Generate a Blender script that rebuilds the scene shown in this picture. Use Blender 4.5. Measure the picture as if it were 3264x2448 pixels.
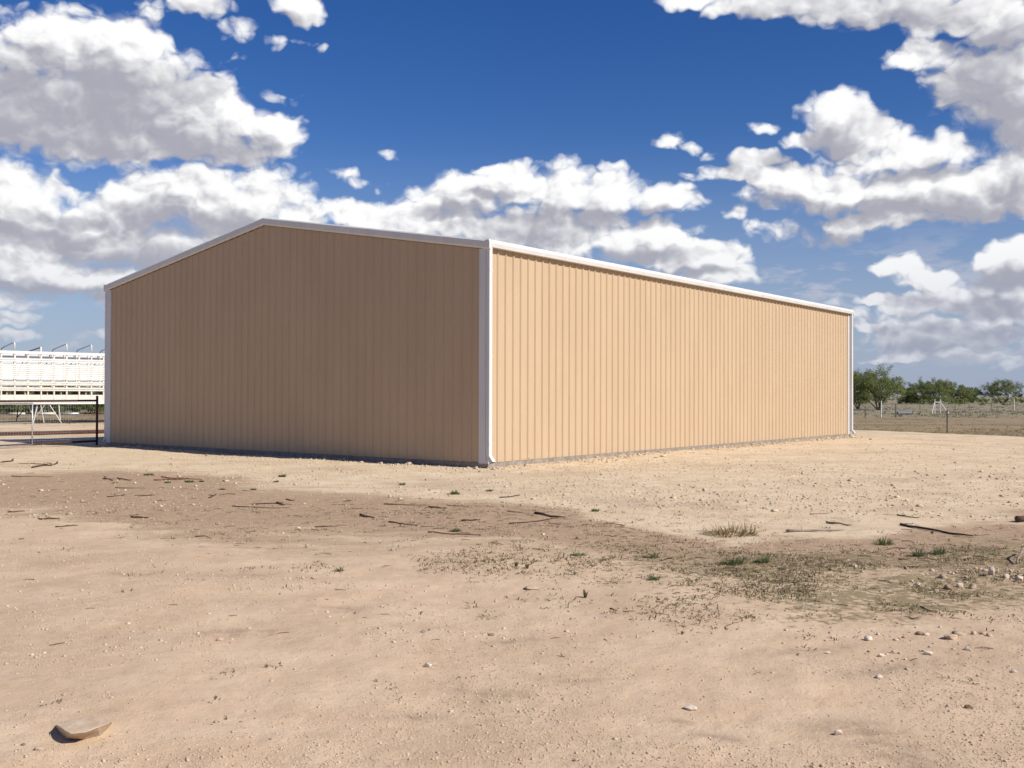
import bpy, bmesh, math, random
import numpy as np
from mathutils import Vector, Matrix, noise as mnoise

# ---------------------------------------------------------------- scene, camera, sky, sun
scene = bpy.context.scene
for o in list(bpy.data.objects):
    bpy.data.objects.remove(o)
col = scene.collection
rnd = random.Random(7)
rs = np.random.RandomState(11)

FPX, PITCH, ROLL, EYE = 3246.0, 0.01083, -0.0027, 1.700      # focal length in pixels of a 3264 wide picture
cam_data = bpy.data.cameras.new('camera')
cam = bpy.data.objects.new('camera', cam_data)
col.objects.link(cam)
cam_data.sensor_width = 36.0
cam_data.lens = 36.0 * FPX / 3264.0
cam_data.clip_start = 0.1
cam_data.clip_end = 20000
FWD = Vector((0, math.cos(PITCH), math.sin(PITCH)))
_r, _u = Vector((1, 0, 0)), Vector((0, -math.sin(PITCH), math.cos(PITCH)))
RGT = _r * math.cos(ROLL) - _u * math.sin(ROLL)
UPV = _r * math.sin(ROLL) + _u * math.cos(ROLL)
cam.matrix_world = Matrix(((RGT.x, UPV.x, -FWD.x, 0), (RGT.y, UPV.y, -FWD.y, 0), (RGT.z, UPV.z, -FWD.z, EYE), (0, 0, 0, 1)))
scene.camera = cam

# plan of the place: long wall runs along AX, gable along BX from the near corner
YAW = math.radians(37.755)
AX = Vector((math.sin(YAW), math.cos(YAW), 0))
BX = Vector((-math.cos(YAW), math.sin(YAW), 0))
CORNER = Vector((-0.625, 23.865, 0))
BL, BW = 24.382, 16.265

SUN_EL = math.radians(39.0)
_k = math.radians(6.0)
_h = (-BX) * math.cos(_k) + AX * math.sin(_k)
SUN = Vector((_h.x * math.cos(SUN_EL), _h.y * math.cos(SUN_EL), math.sin(SUN_EL))).normalized()

def ray(px, py):
    """direction through a point of the 3264 x 2448 photograph, used to take bearings"""
    return (RGT * ((px - 1632) / FPX) + UPV * ((1224 - py) / FPX) + FWD)
def bearing(px, py):
    d = ray(px, py)
    return math.atan2(d.x, d.y), math.atan2(d.z, math.hypot(d.x, d.y))
def on_ground(px, py, z=0.0):
    d = ray(px, py)
    t = (z - EYE) / d.z
    return Vector((d.x * t, d.y * t, z))
def at_depth(px, py, y):
    d = ray(px, py)
    return Vector((d.x * y / d.y, y, EYE + d.z * y / d.y))

def make_world():
    w = bpy.data.worlds.new('World')
    scene.world = w
    w.use_nodes = True
    w.cycles.sampling_method = 'NONE'
    nt = w.node_tree
    nt.nodes.clear()
    ctx = {}
    def m(op, a, b=None, c=None, clamp=False):
        n = ctx['N'].new('ShaderNodeMath'); n.operation = op; n.use_clamp = clamp
        for i, v in enumerate((a, b, c)):
            if v is None: continue
            if isinstance(v, (int, float)): n.inputs[i].default_value = v
            else: ctx['L'].new(v, n.inputs[i])
        return n.outputs[0]
    def vm(op, a, b=None, out=0, scale=None):
        n = ctx['N'].new('ShaderNodeVectorMath'); n.operation = op
        for i, v in enumerate((a, b)):
            if v is None: continue
            if isinstance(v, (tuple, list)): n.inputs[i].default_value = v
            else: ctx['L'].new(v, n.inputs[i])
        if scale is not None: n.inputs['Scale'].default_value = scale
        return n.outputs[out]
    def noise(vec, scale, detail, rough=0.5, out='Fac'):
        n = ctx['N'].new('ShaderNodeTexNoise')
        n.inputs['Scale'].default_value = scale; n.inputs['Detail'].default_value = detail
        n.inputs['Roughness'].default_value = rough
        ctx['L'].new(vec, n.inputs['Vector'])
        return n.outputs[out]
    def ramp01(v, lo, hi):
        n = ctx['N'].new('ShaderNodeMapRange'); n.interpolation_type = 'SMOOTHSTEP'
        n.inputs['From Min'].default_value = lo; n.inputs['From Max'].default_value = hi
        ctx['L'].new(v, n.inputs['Value']); return n.outputs[0]
    def mix(f, a, b):
        n = ctx['N'].new('ShaderNodeMix'); n.data_type = 'RGBA'
        ctx['L'].new(f, n.inputs[0])
        for i, v in ((6, a), (7, b)):
            if isinstance(v, tuple): n.inputs[i].default_value = v
            else: ctx['L'].new(v, n.inputs[i])
        return n.outputs[2]
    def blobs(ae, table, hgt):
        acc = None
        S = 3264 / 2212.0
        for (x, y, rx, ry, _h) in table:
            a0, e0 = bearing(x * S, y * S)
            ra, re = rx * S / FPX, ry * S / FPX
            n = ctx['N'].new('ShaderNodeVectorMath'); n.operation = 'MULTIPLY_ADD'
            ctx['L'].new(ae, n.inputs[0]); n.inputs[1].default_value = (1 / ra, 1 / re, 0); n.inputs[2].default_value = (-a0 / ra, -e0 / re, 0)
            v = vm('DOT_PRODUCT', n.outputs[0], n.outputs[0], out=1)
            acc = v if acc is None else m('SMOOTH_MIN', acc, v, 0.2)
        return m('MULTIPLY_ADD', acc, -hgt, hgt)
    def az_el(vec):
        sep = ctx['N'].new('ShaderNodeSeparateXYZ'); ctx['L'].new(vec, sep.inputs[0])
        X, Y, Z = sep.outputs
        az = m('ARCTAN2', X, Y)
        el = m('ARCTAN2', Z, m('SQRT', m('ADD', m('MULTIPLY', X, X), m('MULTIPLY', Y, Y))))
        return az, el
    def billows(vec, table):
        acc = None
        for sc, amp in table:
            vo = ctx['N'].new('ShaderNodeTexVoronoi'); vo.feature = 'F1'; vo.voronoi_dimensions = '3D'
            vo.inputs['Scale'].default_value = sc; vo.inputs['Detail'].default_value = 0.0
            ctx['L'].new(vec, vo.inputs['Vector'])
            dd = vo.outputs['Distance']
            t = m('MULTIPLY', m('SUBTRACT', 0.30, m('MULTIPLY', dd, dd)), amp)
            acc = t if acc is None else m('ADD', acc, t)
        return acc
    # ---- thickness of the named cloud banks in a direction; evaluated at the direction and towards the sun
    g = bpy.data.node_groups.new('cloud_thickness', 'ShaderNodeTree')
    g.interface.new_socket('Vector', in_out='INPUT', socket_type='NodeSocketVector')
    for nme, ty in (('Bank', 'NodeSocketFloat'), ('Relief', 'NodeSocketFloat'), ('Wisp', 'NodeSocketFloat'), ('Bearing', 'NodeSocketVector')):
        g.interface.new_socket(nme, in_out='OUTPUT', socket_type=ty)
    ctx['N'], ctx['L'] = g.nodes, g.links
    gi, go = g.nodes.new('NodeGroupInput'), g.nodes.new('NodeGroupOutput')
    d = gi.outputs[0]
    w1 = vm('SCALE', vm('SUBTRACT', noise(d, 9.0, 1.0, 0.55, 'Color'), (0.5, 0.5, 0.5)), scale=0.030)
    w2 = vm('SCALE', vm('SUBTRACT', noise(d, 60.0, 1.0, 0.5, 'Color'), (0.5, 0.5, 0.5)), scale=0.014)
    dw = vm('ADD', vm('ADD', d, w1), w2)
    flat = vm('MULTIPLY', dw, (1.0, 1.0, 1.35))
    rel = m('MULTIPLY', billows(flat, ((25.0, 1.0), (60.0, 0.46), (140.0, 0.20))), CL['billow'])
    fine = m('MULTIPLY', m('SUBTRACT', noise(flat, 32.0, 5.0, 0.60), 0.5), CL['fine'])
    az, el = az_el(dw)
    cb = g.nodes.new('ShaderNodeCombineXYZ'); g.links.new(az, cb.inputs[0]); g.links.new(el, cb.inputs[1])
    ae = cb.outputs[0]
    acc = m('SMOOTH_MAX', blobs(ae, [c for c in CLOUDS if c[4] >= 0.75], 1.45), blobs(ae, [c for c in CLOUDS if c[4] < 0.75], 0.42), 0.2)
    acc = m('MAXIMUM', acc, -1.2)
    for k, v in enumerate((acc, rel, fine, ae)): g.links.new(v, go.inputs[k])

    N, L = nt.nodes, nt.links
    ctx['N'], ctx['L'] = N, L
    D = N.new('ShaderNodeTexCoord').outputs['Generated']
    sep = N.new('ShaderNodeSeparateXYZ'); L.new(D, sep.inputs[0])
    Z = sep.outputs[2]
    low = m('SUBTRACT', 1.0, ramp01(Z, 0.0, 0.17))
    # clear sky with a pale foot
    sky = N.new('ShaderNodeTexSky'); sky.sky_type = 'NISHITA'; sky.sun_disc = False
    sky.sun_elevation = SUN_EL
    sky.sun_rotation = math.atan2(SUN.x, SUN.y)
    sky.altitude = 900; sky.air_density = 1.0; sky.dust_density = CL['dust']; sky.ozone_density = CL['ozone']
    hs = N.new('ShaderNodeHueSaturation'); hs.inputs['Saturation'].default_value = CL['sat']; hs.inputs['Hue'].default_value = CL['hue']
    L.new(sky.outputs[0], hs.inputs['Color'])
    hz_ = m('MULTIPLY', m('SUBTRACT', 1.0, ramp01(Z, -0.02, 0.26)), CL['hz'])
    scol = mix(hz_, vm('SCALE', hs.outputs[0], scale=CL['sky']), CL['far'])
    # distant cumulus dissolved in the haze low down
    streak = ramp01(noise(vm('MULTIPLY', D, (1.0, 1.0, 3.2)), 17.0, 5.0, 0.62), 0.50, 0.66)
    scol = mix(m('MULTIPLY', streak, m('MULTIPLY', ramp01(Z, 0.015, 0.05), m('MULTIPLY', m('SUBTRACT', 1.0, ramp01(Z, 0.09, 0.17)), 0.60))), scol, CL['wisp'])
    def bg(c):
        n = N.new('ShaderNodeBackground'); L.new(c, n.inputs['Color']); n.inputs['Strength'].default_value = 1.0
        return n.outputs[0]
    def mixsh(f, a, b):
        n = N.new('ShaderNodeMixShader'); L.new(f, n.inputs[0]); L.new(a, n.inputs[1]); L.new(b, n.inputs[2]); return n.outputs[0]
    def dens(vec):
        n = N.new('ShaderNodeGroup'); n.node_tree = g
        L.new(vec, n.inputs[0]); return n.outputs
    def off(k):
        return vm('ADD', D, (SUN.x * k, SUN.y * k * 0.3, SUN.z * k * 1.25))
    clear = bg(scol)
    up = ramp01(Z, 0.004, 0.03)
    # the banks ahead
    q0, q1, q2 = dens(D), dens(off(CL['o1'])), dens(off(CL['o2']))
    h0 = m('ADD', q0[0], m('MAXIMUM', m('ADD', q0[1], q0[2]), -0.5))
    alpha = m('MULTIPLY', ramp01(h0, CL['a0'], CL['a1']), up)
    # light: less under the thick banks, more on the billows that face the sun
    base = m('POWER', 2.718, m('MULTIPLY', m('MAXIMUM', q2[0], 0.0), -CL['k2']))
    pool = blobs(q0[3], SHADE, 1.1)
    pool = ramp01(m('ADD', pool, m('MULTIPLY', m('ADD', q0[1], q0[2]), -0.30)), -1.0, 1.35)
    base = m('MULTIPLY_ADD', pool, -CL['pool'], base)
    slope = m('SUBTRACT', m('ADD', q0[1], m('MULTIPLY', q0[2], CL['fs'])), m('ADD', q1[1], m('MULTIPLY', q1[2], CL['fs'])))
    lit = m('MULTIPLY_ADD', m('MULTIPLY', slope, CL['ks']), m('MULTIPLY_ADD', pool, -0.6, 1.0), base)
    lit = m('MULTIPLY_ADD', m('MINIMUM', m('MAXIMUM', m('SUBTRACT', q0[0], q2[0]), -1.5), 1.5), CL['kb'], lit)
    lit = m('SMOOTH_MAX', m('SMOOTH_MIN', lit, 1.0, 0.25), 0.03, 0.3)
    ccol = vm('SCALE', mix(m('MULTIPLY', low, CL['lowmix']), mix(lit, CL['dark'], CL['lit']), CL['far']), scale=CL['cl'])
    front = mixsh(alpha, clear, bg(ccol))
    # the same fair-weather cumulus over the rest of the sky
    flat = vm('MULTIPLY', D, (1.0, 1.0, 1.7))
    gh = m('ADD', m('MULTIPLY', m('SUBTRACT', noise(flat, 3.4, 4.0, 0.6), 0.5), 5.0), m('MULTIPLY_ADD', billows(flat, ((24.0, 1.0),)), 1.3, -0.35))
    galpha = m('MULTIPLY', ramp01(gh, CL['a0'], CL['a1']), up)
    glit = ramp01(gh, 1.7, 0.2)
    gcol = vm('SCALE', mix(m('MULTIPLY', low, CL['lowmix']), mix(glit, CL['dark'], CL['lit']), CL['far']), scale=CL['cl'])
    rest = mixsh(galpha, clear, bg(gcol))
    az, el = az_el(D)
    outside = m('MINIMUM', m('MAXIMUM', m('MAXIMUM', m('MULTIPLY', m('SUBTRACT', m('ABSOLUTE', az), 0.52), 8.0), m('MULTIPLY', m('SUBTRACT', el, 0.42), 8.0)), 0.0), 1.0)
    wo = N.new('ShaderNodeOutputWorld')
    L.new(mixsh(outside, front, rest), wo.inputs['Surface'])

CL = dict(billow=1.45, fine=1.45, fs=0.18, a0=-0.05, a1=0.85, o1=0.009, o2=0.022, k2=0.24, pool=0.78, ks=0.88, kb=0.24, dust=0.0, ozone=2.0, sat=1.38, hue=0.518, sky=0.081, cl=0.87, hz=0.92, lowmix=0.55,
          dark=(0.385, 0.39, 0.455, 1), lit=(1.0, 1.0, 1.0, 1), wisp=(0.50, 0.50, 0.56, 1), far=(0.278, 0.328, 0.470, 1))
# shaded undersides of the banks, same measure
SHADE = [
 (240,225,170,75,1.2),(150,275,240,60,1.2),(410,185,90,50,1.0),(350,318,300,34,1.2),(30,230,110,100,1.0),
 (2140,180,130,95,1.2),(2200,250,120,90,1.2),(2190,100,80,70,.9),(1780,0,260,38,1.1),(2010,20,190,40,1.0),
 (80,505,140,28,1.0),(150,465,90,18,.8),(335,475,75,45,.8),(300,550,160,30,1.0),(100,630,160,20,1.0),(490,490,80,35,.7),
 (1180,490,190,38,1.1),(1000,465,90,20,.8),(1350,475,140,18,.9),(1420,552,140,16,.9),(1510,592,120,13,.9),(1050,420,60,13,.7),
 (1820,300,60,20,.7),(1915,255,65,36,.8),(1900,455,230,26,1.0),(1680,435,100,18,.9),(1760,512,120,26,1.0),(2090,465,120,35,.9),(1650,342,90,22,.7),(2000,380,100,18,.7),(2195,425,70,60,.9),
 (2110,660,160,22,.9),(2060,725,160,26,.8),(2200,600,90,24,.8),(430,15,70,14,.6),(640,30,55,14,.5),
]
# cumulus banks of the afternoon: bearing (as photo position, 2212 wide), half width, half height, thickness
CLOUDS = [
 (100,110,125,85,1.3),(250,110,115,90,1.4),(30,250,150,95,1.2),(250,210,250,110,1.6),(200,285,270,70,1.5),(440,255,130,95,1.4),(565,290,85,58,1.2),(400,320,190,40,1.3),(20,15,80,22,.5),
 (430,0,72,32,.9),(640,8,60,38,.9),(505,58,30,18,.4),(555,205,66,28,.6),(508,140,36,20,.5),(475,155,20,10,.4),(600,80,22,16,.4),(655,78,30,12,.3),(690,90,14,10,.3),(310,20,40,40,.6),
 (40,420,110,65,1.2),(110,500,160,75,1.3),(60,580,140,70,1.1),(230,600,120,40,.8),(300,440,100,80,1.3),(420,425,110,75,1.3),(560,430,115,68,1.3),(645,475,75,40,1.1),(340,540,150,65,1.1),(520,520,160,60,1.1),(90,640,170,25,.7),(110,370,26,13,.6),(40,695,60,14,.5),(60,738,90,10,.3),(180,722,60,14,.6),(180,470,90,60,1.2),(270,520,120,50,1.2),(480,480,120,60,1.2),(220,640,130,20,.6),
 (760,455,75,34,1.1),(760,368,40,15,.6),(800,385,45,15,.6),(850,392,40,18,.6),(900,380,34,9,.4),(850,328,18,13,.5),(1000,430,130,65,1.2),(1110,395,90,52,1.3),(1075,358,70,20,.8),(1225,415,105,68,1.4),(1330,420,90,52,1.3),(1450,435,90,38,1.1),(1310,366,55,9,.6),(990,385,38,16,.5),
 (1400,520,130,46,1.4),(1510,560,110,38,1.2),(1180,500,210,60,1.2),(1560,600,85,28,1.0),(1690,655,90,16,.6),(900,480,170,45,1.1),
 (1440,298,34,20,.6),(1475,318,32,16,.6),(1540,332,30,15,.6),(1575,335,16,14,.4),(1660,282,34,12,.5),(1490,385,26,9,.4),(1580,462,26,14,.6),(1615,490,18,14,.4),(1815,250,85,42,1.1),(1870,300,110,46,1.2),(1770,300,80,22,.8),(1700,395,115,52,1.3),(1580,372,75,24,1.0),(1640,335,80,20,.8),(1820,410,150,56,1.3),(1960,415,160,60,1.3),(2090,420,130,60,1.2),(1960,340,150,34,.8),(1740,505,100,24,.7),(1900,470,160,28,.9),(1580,460,28,12,.6),
 (1990,125,95,38,1.3),(2130,180,150,85,1.6),(2200,240,130,90,1.5),(2180,70,80,60,1.2),(1480,2,100,20,.8),(1700,8,170,32,1.1),(1900,15,190,42,1.3),(2080,30,140,42,1.1),
 (2190,390,70,70,1.1),(2200,560,90,48,1.2),(1945,580,62,26,.9),(2000,610,60,24,.8),(2080,650,130,32,1.1),(2180,650,120,60,1.2),(1890,655,60,14,.8),(1960,668,70,16,.8),(1870,705,50,10,.8),(2000,760,110,12,.8),(1900,770,70,8,.8),(2060,720,170,36,.8),(1910,690,80,22,.7),(2200,760,150,30,.7),(1950,740,130,18,.5),
]
make_world()

sun_data = bpy.data.lights.new('sun', 'SUN')
sun_data.energy = 5.0
sun_data.angle = math.radians(0.53)
sun_data.color = (1.0, 0.958, 0.895)
sun = bpy.data.objects.new('sun', sun_data)
col.objects.link(sun)
sun.location = (30, -20, 40)
sun.rotation_euler = SUN.to_track_quat('Z', 'Y').to_euler()

scene.view_settings.view_transform = 'Standard'
scene.view_settings.look = 'None'
scene.view_settings.exposure = 0.2
scene.view_settings.gamma = 1.0
scene.view_settings.use_curve_mapping = False
scene.cycles.max_bounces = 5
scene.cycles.diffuse_bounces = 2
scene.cycles.use_adaptive_sampling = True
scene.cycles.adaptive_threshold = 0.01
scene.cycles.use_denoising = True
scene.cycles.adaptive_min_samples = 16
scene.cycles.transparent_max_bounces = 8

# ---------------------------------------------------------------- helpers
def link(o, parent=None):
    col.objects.link(o)
    if parent is not None:
        o.parent = parent
    return o
def tag(o, label=None, cat=None, group=None, kind=None):
    if label: o['label'] = label
    if cat: o['category'] = cat
    if group: o['group'] = group
    if kind: o['kind'] = kind
    return o
def empty(name, loc=(0, 0, 0), rz=0.0):
    e = bpy.data.objects.new(name, None)
    e.empty_display_size = 0.3
    e.location = loc
    e.rotation_euler = (0, 0, rz)
    return link(e)
class MB:
    """collects vertices and faces of ONE piece"""
    def __init__(self):
        self.v, self.f = [], []
    def quad(self, a, b, c, d):
        i = len(self.v); self.v += [tuple(a), tuple(b), tuple(c), tuple(d)]; self.f.append((i, i + 1, i + 2, i + 3)); return self
    def box(self, lo, hi, chamfer=0.0):
        x0, y0, z0 = lo; x1, y1, z1 = hi
        c = chamfer
        if c <= 0:
            i = len(self.v)
            self.v += [(x0, y0, z0), (x1, y0, z0), (x1, y1, z0), (x0, y1, z0), (x0, y0, z1), (x1, y0, z1), (x1, y1, z1), (x0, y1, z1)]
            self.f += [tuple(i + k for k in q) for q in ((0, 3, 2, 1), (4, 5, 6, 7), (0, 1, 5, 4), (1, 2, 6, 5), (2, 3, 7, 6), (3, 0, 4, 7))]
        else:
            ring = [(x0 + c, y0), (x1 - c, y0), (x1, y0 + c), (x1, y1 - c), (x1 - c, y1), (x0 + c, y1), (x0, y1 - c), (x0, y0 + c)]
            self.prism([(x, y, z0) for x, y in ring], [(x, y, z1) for x, y in ring])
        return self
    def prism(self, a, b):
        i, n = len(self.v), len(a)
        self.v += [tuple(p) for p in a] + [tuple(p) for p in b]
        for k in range(n):
            self.f.append((i + k, i + (k + 1) % n, i + n + (k + 1) % n, i + n + k))
        self.f.append(tuple(i + k for k in range(n - 1, -1, -1)))
        self.f.append(tuple(i + n + k for k in range(n)))
        return self
    def tube(self, pts, r, n=8, cap=True):
        pts = [Vector(p) for p in pts]
        rr = r if isinstance(r, (list, tuple)) else [r] * len(pts)
        base = len(self.v)
        ref = None
        for k, p in enumerate(pts):
            t = (pts[min(k + 1, len(pts) - 1)] - pts[max(k - 1, 0)]).normalized()
            if ref is None:
                ref = t.cross(Vector((0, 0, 1)))
                if ref.length < 1e-3: ref = t.cross(Vector((1, 0, 0)))
            u = (ref - t * ref.dot(t)).normalized()
            w = t.cross(u)
            ref = u
            for j in range(n):
                a = 2 * math.pi * j / n
                self.v.append(tuple(p + (u * math.cos(a) + w * math.sin(a)) * rr[k]))
        for k in range(len(pts) - 1):
            for j in range(n):
                a, b = base + k * n + j, base + k * n + (j + 1) % n
                self.f.append((a, b, b + n, a + n))
        if cap:
            self.f.append(tuple(base + j for j in range(n - 1, -1, -1)))
            e = base + (len(pts) - 1) * n
            self.f.append(tuple(e + j for j in range(n)))
        return self
    def mesh(self, name, mat, smooth=False):
        me = bpy.data.meshes.new(name)
        me.from_pydata(self.v, [], self.f)
        me.materials.append(mat)
        if smooth:
            me.polygons.foreach_set('use_smooth', [True] * len(me.polygons))
        me.update()
        return me
    def build(self, name, mat, parent=None, smooth=False):
        return link(bpy.data.objects.new(name, self.mesh(name, mat, smooth)), parent)
def np_mesh(name, verts, faces, mat, attrs=None, smooth=False):
    """big mesh from arrays; faces is (n,3) or (n,4)"""
    me = bpy.data.meshes.new(name)
    verts = np.ascontiguousarray(verts, np.float32); faces = np.ascontiguousarray(faces, np.int32)
    k = faces.shape[1]
    me.vertices.add(len(verts)); me.vertices.foreach_set('co', verts.ravel())
    me.loops.add(faces.size); me.loops.foreach_set('vertex_index', faces.ravel())
    me.polygons.add(len(faces))
    me.polygons.foreach_set('loop_start', np.arange(0, faces.size, k, dtype=np.int32))
    try:
        me.polygons.foreach_set('loop_total', np.full(len(faces), k, np.int32))
    except Exception:
        pass
    if smooth:
        me.polygons.foreach_set('use_smooth', np.ones(len(faces), bool))
    me.update(calc_edges=True)
    for nme, arr in (attrs or {}).items():
        at = me.attributes.new(nme, 'FLOAT', 'POINT')
        at.data.foreach_set('value', np.ascontiguousarray(arr, np.float32))
    me.materials.append(mat)
    return me

# smooth lattice noise for terrain shapes
_perm = np.random.RandomState(3).rand(512, 512)
def vnoise(x, y):
    xi, yi = np.floor(x).astype(int), np.floor(y).astype(int)
    fx, fy = x - xi, y - yi
    fx, fy = fx * fx * (3 - 2 * fx), fy * fy * (3 - 2 * fy)
    p = lambda a, b: _perm[a % 512, b % 512]
    return (p(xi, yi) * (1 - fx) + p(xi + 1, yi) * fx) * (1 - fy) + (p(xi, yi + 1) * (1 - fx) + p(xi + 1, yi + 1) * fx) * fy - 0.5
def fbm(x, y, o=4, g=0.5):
    s, a = 0, 1.0
    for i in range(o):
        s = s + a * vnoise(x * 2 ** i + 17.3 * i, y * 2 ** i + 5.1 * i); a *= g
    return s
def sstep(a, b, x):
    t = np.clip((x - a) / (b - a), 0, 1)
    return t * t * (3 - 2 * t)

# ---------------------------------------------------------------- materials
def node_mat(name):
    mt = bpy.data.materials.new(name); mt.use_nodes = True
    nt = mt.node_tree; nt.nodes.clear()
    out = nt.nodes.new('ShaderNodeOutputMaterial'); p = nt.nodes.new('ShaderNodeBsdfPrincipled')
    nt.links.new(p.outputs[0], out.inputs['Surface'])
    return mt, nt, p
class NB:
    def __init__(self, nt): self.nt, self.N, self.L = nt, nt.nodes, nt.links
    def _set(self, sock, v):
        if isinstance(v, bpy.types.NodeSocket): self.L.new(v, sock)
        else: sock.default_value = v
    def math(self, op, a, b=0.0, clamp=False):
        n = self.N.new('ShaderNodeMath'); n.operation = op; n.use_clamp = clamp
        self._set(n.inputs[0], a); self._set(n.inputs[1], b); return n.outputs[0]
    def noise(self, vec, scale, detail=2.0, rough=0.5, out='Fac'):
        n = self.N.new('ShaderNodeTexNoise'); self._set(n.inputs['Vector'], vec)
        n.inputs['Scale'].default_value = scale; n.inputs['Detail'].default_value = detail; n.inputs['Roughness'].default_value = rough
        return n.outputs[out]
    def voronoi(self, vec, scale, out='Distance', feature='F1'):
        n = self.N.new('ShaderNodeTexVoronoi'); n.feature = feature; self._set(n.inputs['Vector'], vec)
        n.inputs['Scale'].default_value = scale; return n.outputs[out]
    def ramp(self, v, lo, hi, a=0.0, b=1.0, smooth=True):
        n = self.N.new('ShaderNodeMapRange'); n.interpolation_type = 'SMOOTHSTEP' if smooth else 'LINEAR'
        self._set(n.inputs['Value'], v)
        for k, x in zip(('From Min', 'From Max', 'To Min', 'To Max'), (lo, hi, a, b)): n.inputs[k].default_value = x
        return n.outputs[0]
    def mix(self, f, a, b, mode='MIX'):
        n = self.N.new('ShaderNodeMix'); n.data_type = 'RGBA'; n.blend_type = mode
        self._set(n.inputs[0], f); self._set(n.inputs[6], a); self._set(n.inputs[7], b); return n.outputs[2]
    def coord(self, out='Object'):
        return self.N.new('ShaderNodeTexCoord').outputs[out]
    def pos(self):
        return self.N.new('ShaderNodeNewGeometry').outputs['Position']
    def attr(self, name):
        n = self.N.new('ShaderNodeAttribute'); n.attribute_name = name; return n.outputs['Fac']
    def vmul(self, v, k):
        n = self.N.new('ShaderNodeVectorMath'); n.operation = 'MULTIPLY'; self._set(n.inputs[0], v); n.inputs[1].default_value = k; return n.outputs[0]
    def bump(self, h, strength, dist):
        n = self.N.new('ShaderNodeBump'); n.inputs['Strength'].default_value = strength; n.inputs['Distance'].default_value = dist
        self.L.new(h, n.inputs['Height']); return n.outputs[0]
def C(r, g, b): return (r, g, b, 1.0)
def simple(name, c1, c2, scale=6.0, rough=0.6, detail=4.0, metallic=0.0, bump=0.0, stretch=(1, 1, 1), spec=0.4, bdist=0.01):
    mt, nt, p = node_mat(name); b = NB(nt)
    v = b.vmul(b.pos(), stretch)
    f = b.ramp(b.noise(v, scale, detail, 0.6), 0.3, 0.7)
    nt.links.new(b.mix(f, C(*c1), C(*c2)), p.inputs['Base Color'])
    p.inputs['Roughness'].default_value = rough; p.inputs['Metallic'].default_value = metallic
    p.inputs['Specular IOR Level'].default_value = spec
    if bump > 0:
        nt.links.new(b.bump(b.noise(v, scale * 4, 5.0, 0.6), bump, bdist), p.inputs['Normal'])
    return mt

def make_panel_mat():
    mt, nt, p = node_mat('tan_painted_steel'); b = NB(nt)
    v = b.pos()
    f = b.noise(b.vmul(v, (1.2, 1.2, 0.25)), 1.3, 5.0, 0.6)
    c = b.mix(b.ramp(f, 0.3, 0.7), C(0.470, 0.340, 0.212), C(0.498, 0.363, 0.231))
    # dust washed up along the foot of the sheets
    sp = nt.nodes.new('ShaderNodeSeparateXYZ'); nt.links.new(v, sp.inputs[0])
    dust = b.math('MULTIPLY', b.ramp(sp.outputs[2], 0.75, 0.1), b.ramp(b.noise(v, 4.0, 5.0, 0.65), 0.35, 0.75))
    c = b.mix(b.math('MULTIPLY', dust, 0.35), c, C(0.50, 0.385, 0.265))
    # a few small marks and streaks
    st = b.ramp(b.noise(b.vmul(v, (9, 9, 0.6)), 1.0, 3.0, 0.5), 0.64, 0.78)
    c = b.mix(b.math('MULTIPLY', st, 0.16), c, C(0.37, 0.26, 0.155))
    nt.links.new(c, p.inputs['Base Color'])
    nt.links.new(b.ramp(b.noise(v, 2.0, 3.0), 0.3, 0.7, 0.42, 0.55), p.inputs['Roughness'])
    p.inputs['Specular IOR Level'].default_value = 0.35
    nt.links.new(b.bump(b.noise(b.vmul(v, (0.9, 0.9, 0.30)), 1.6, 3.0), 0.5, 0.025), p.inputs['Normal'])
    return mt
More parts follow.
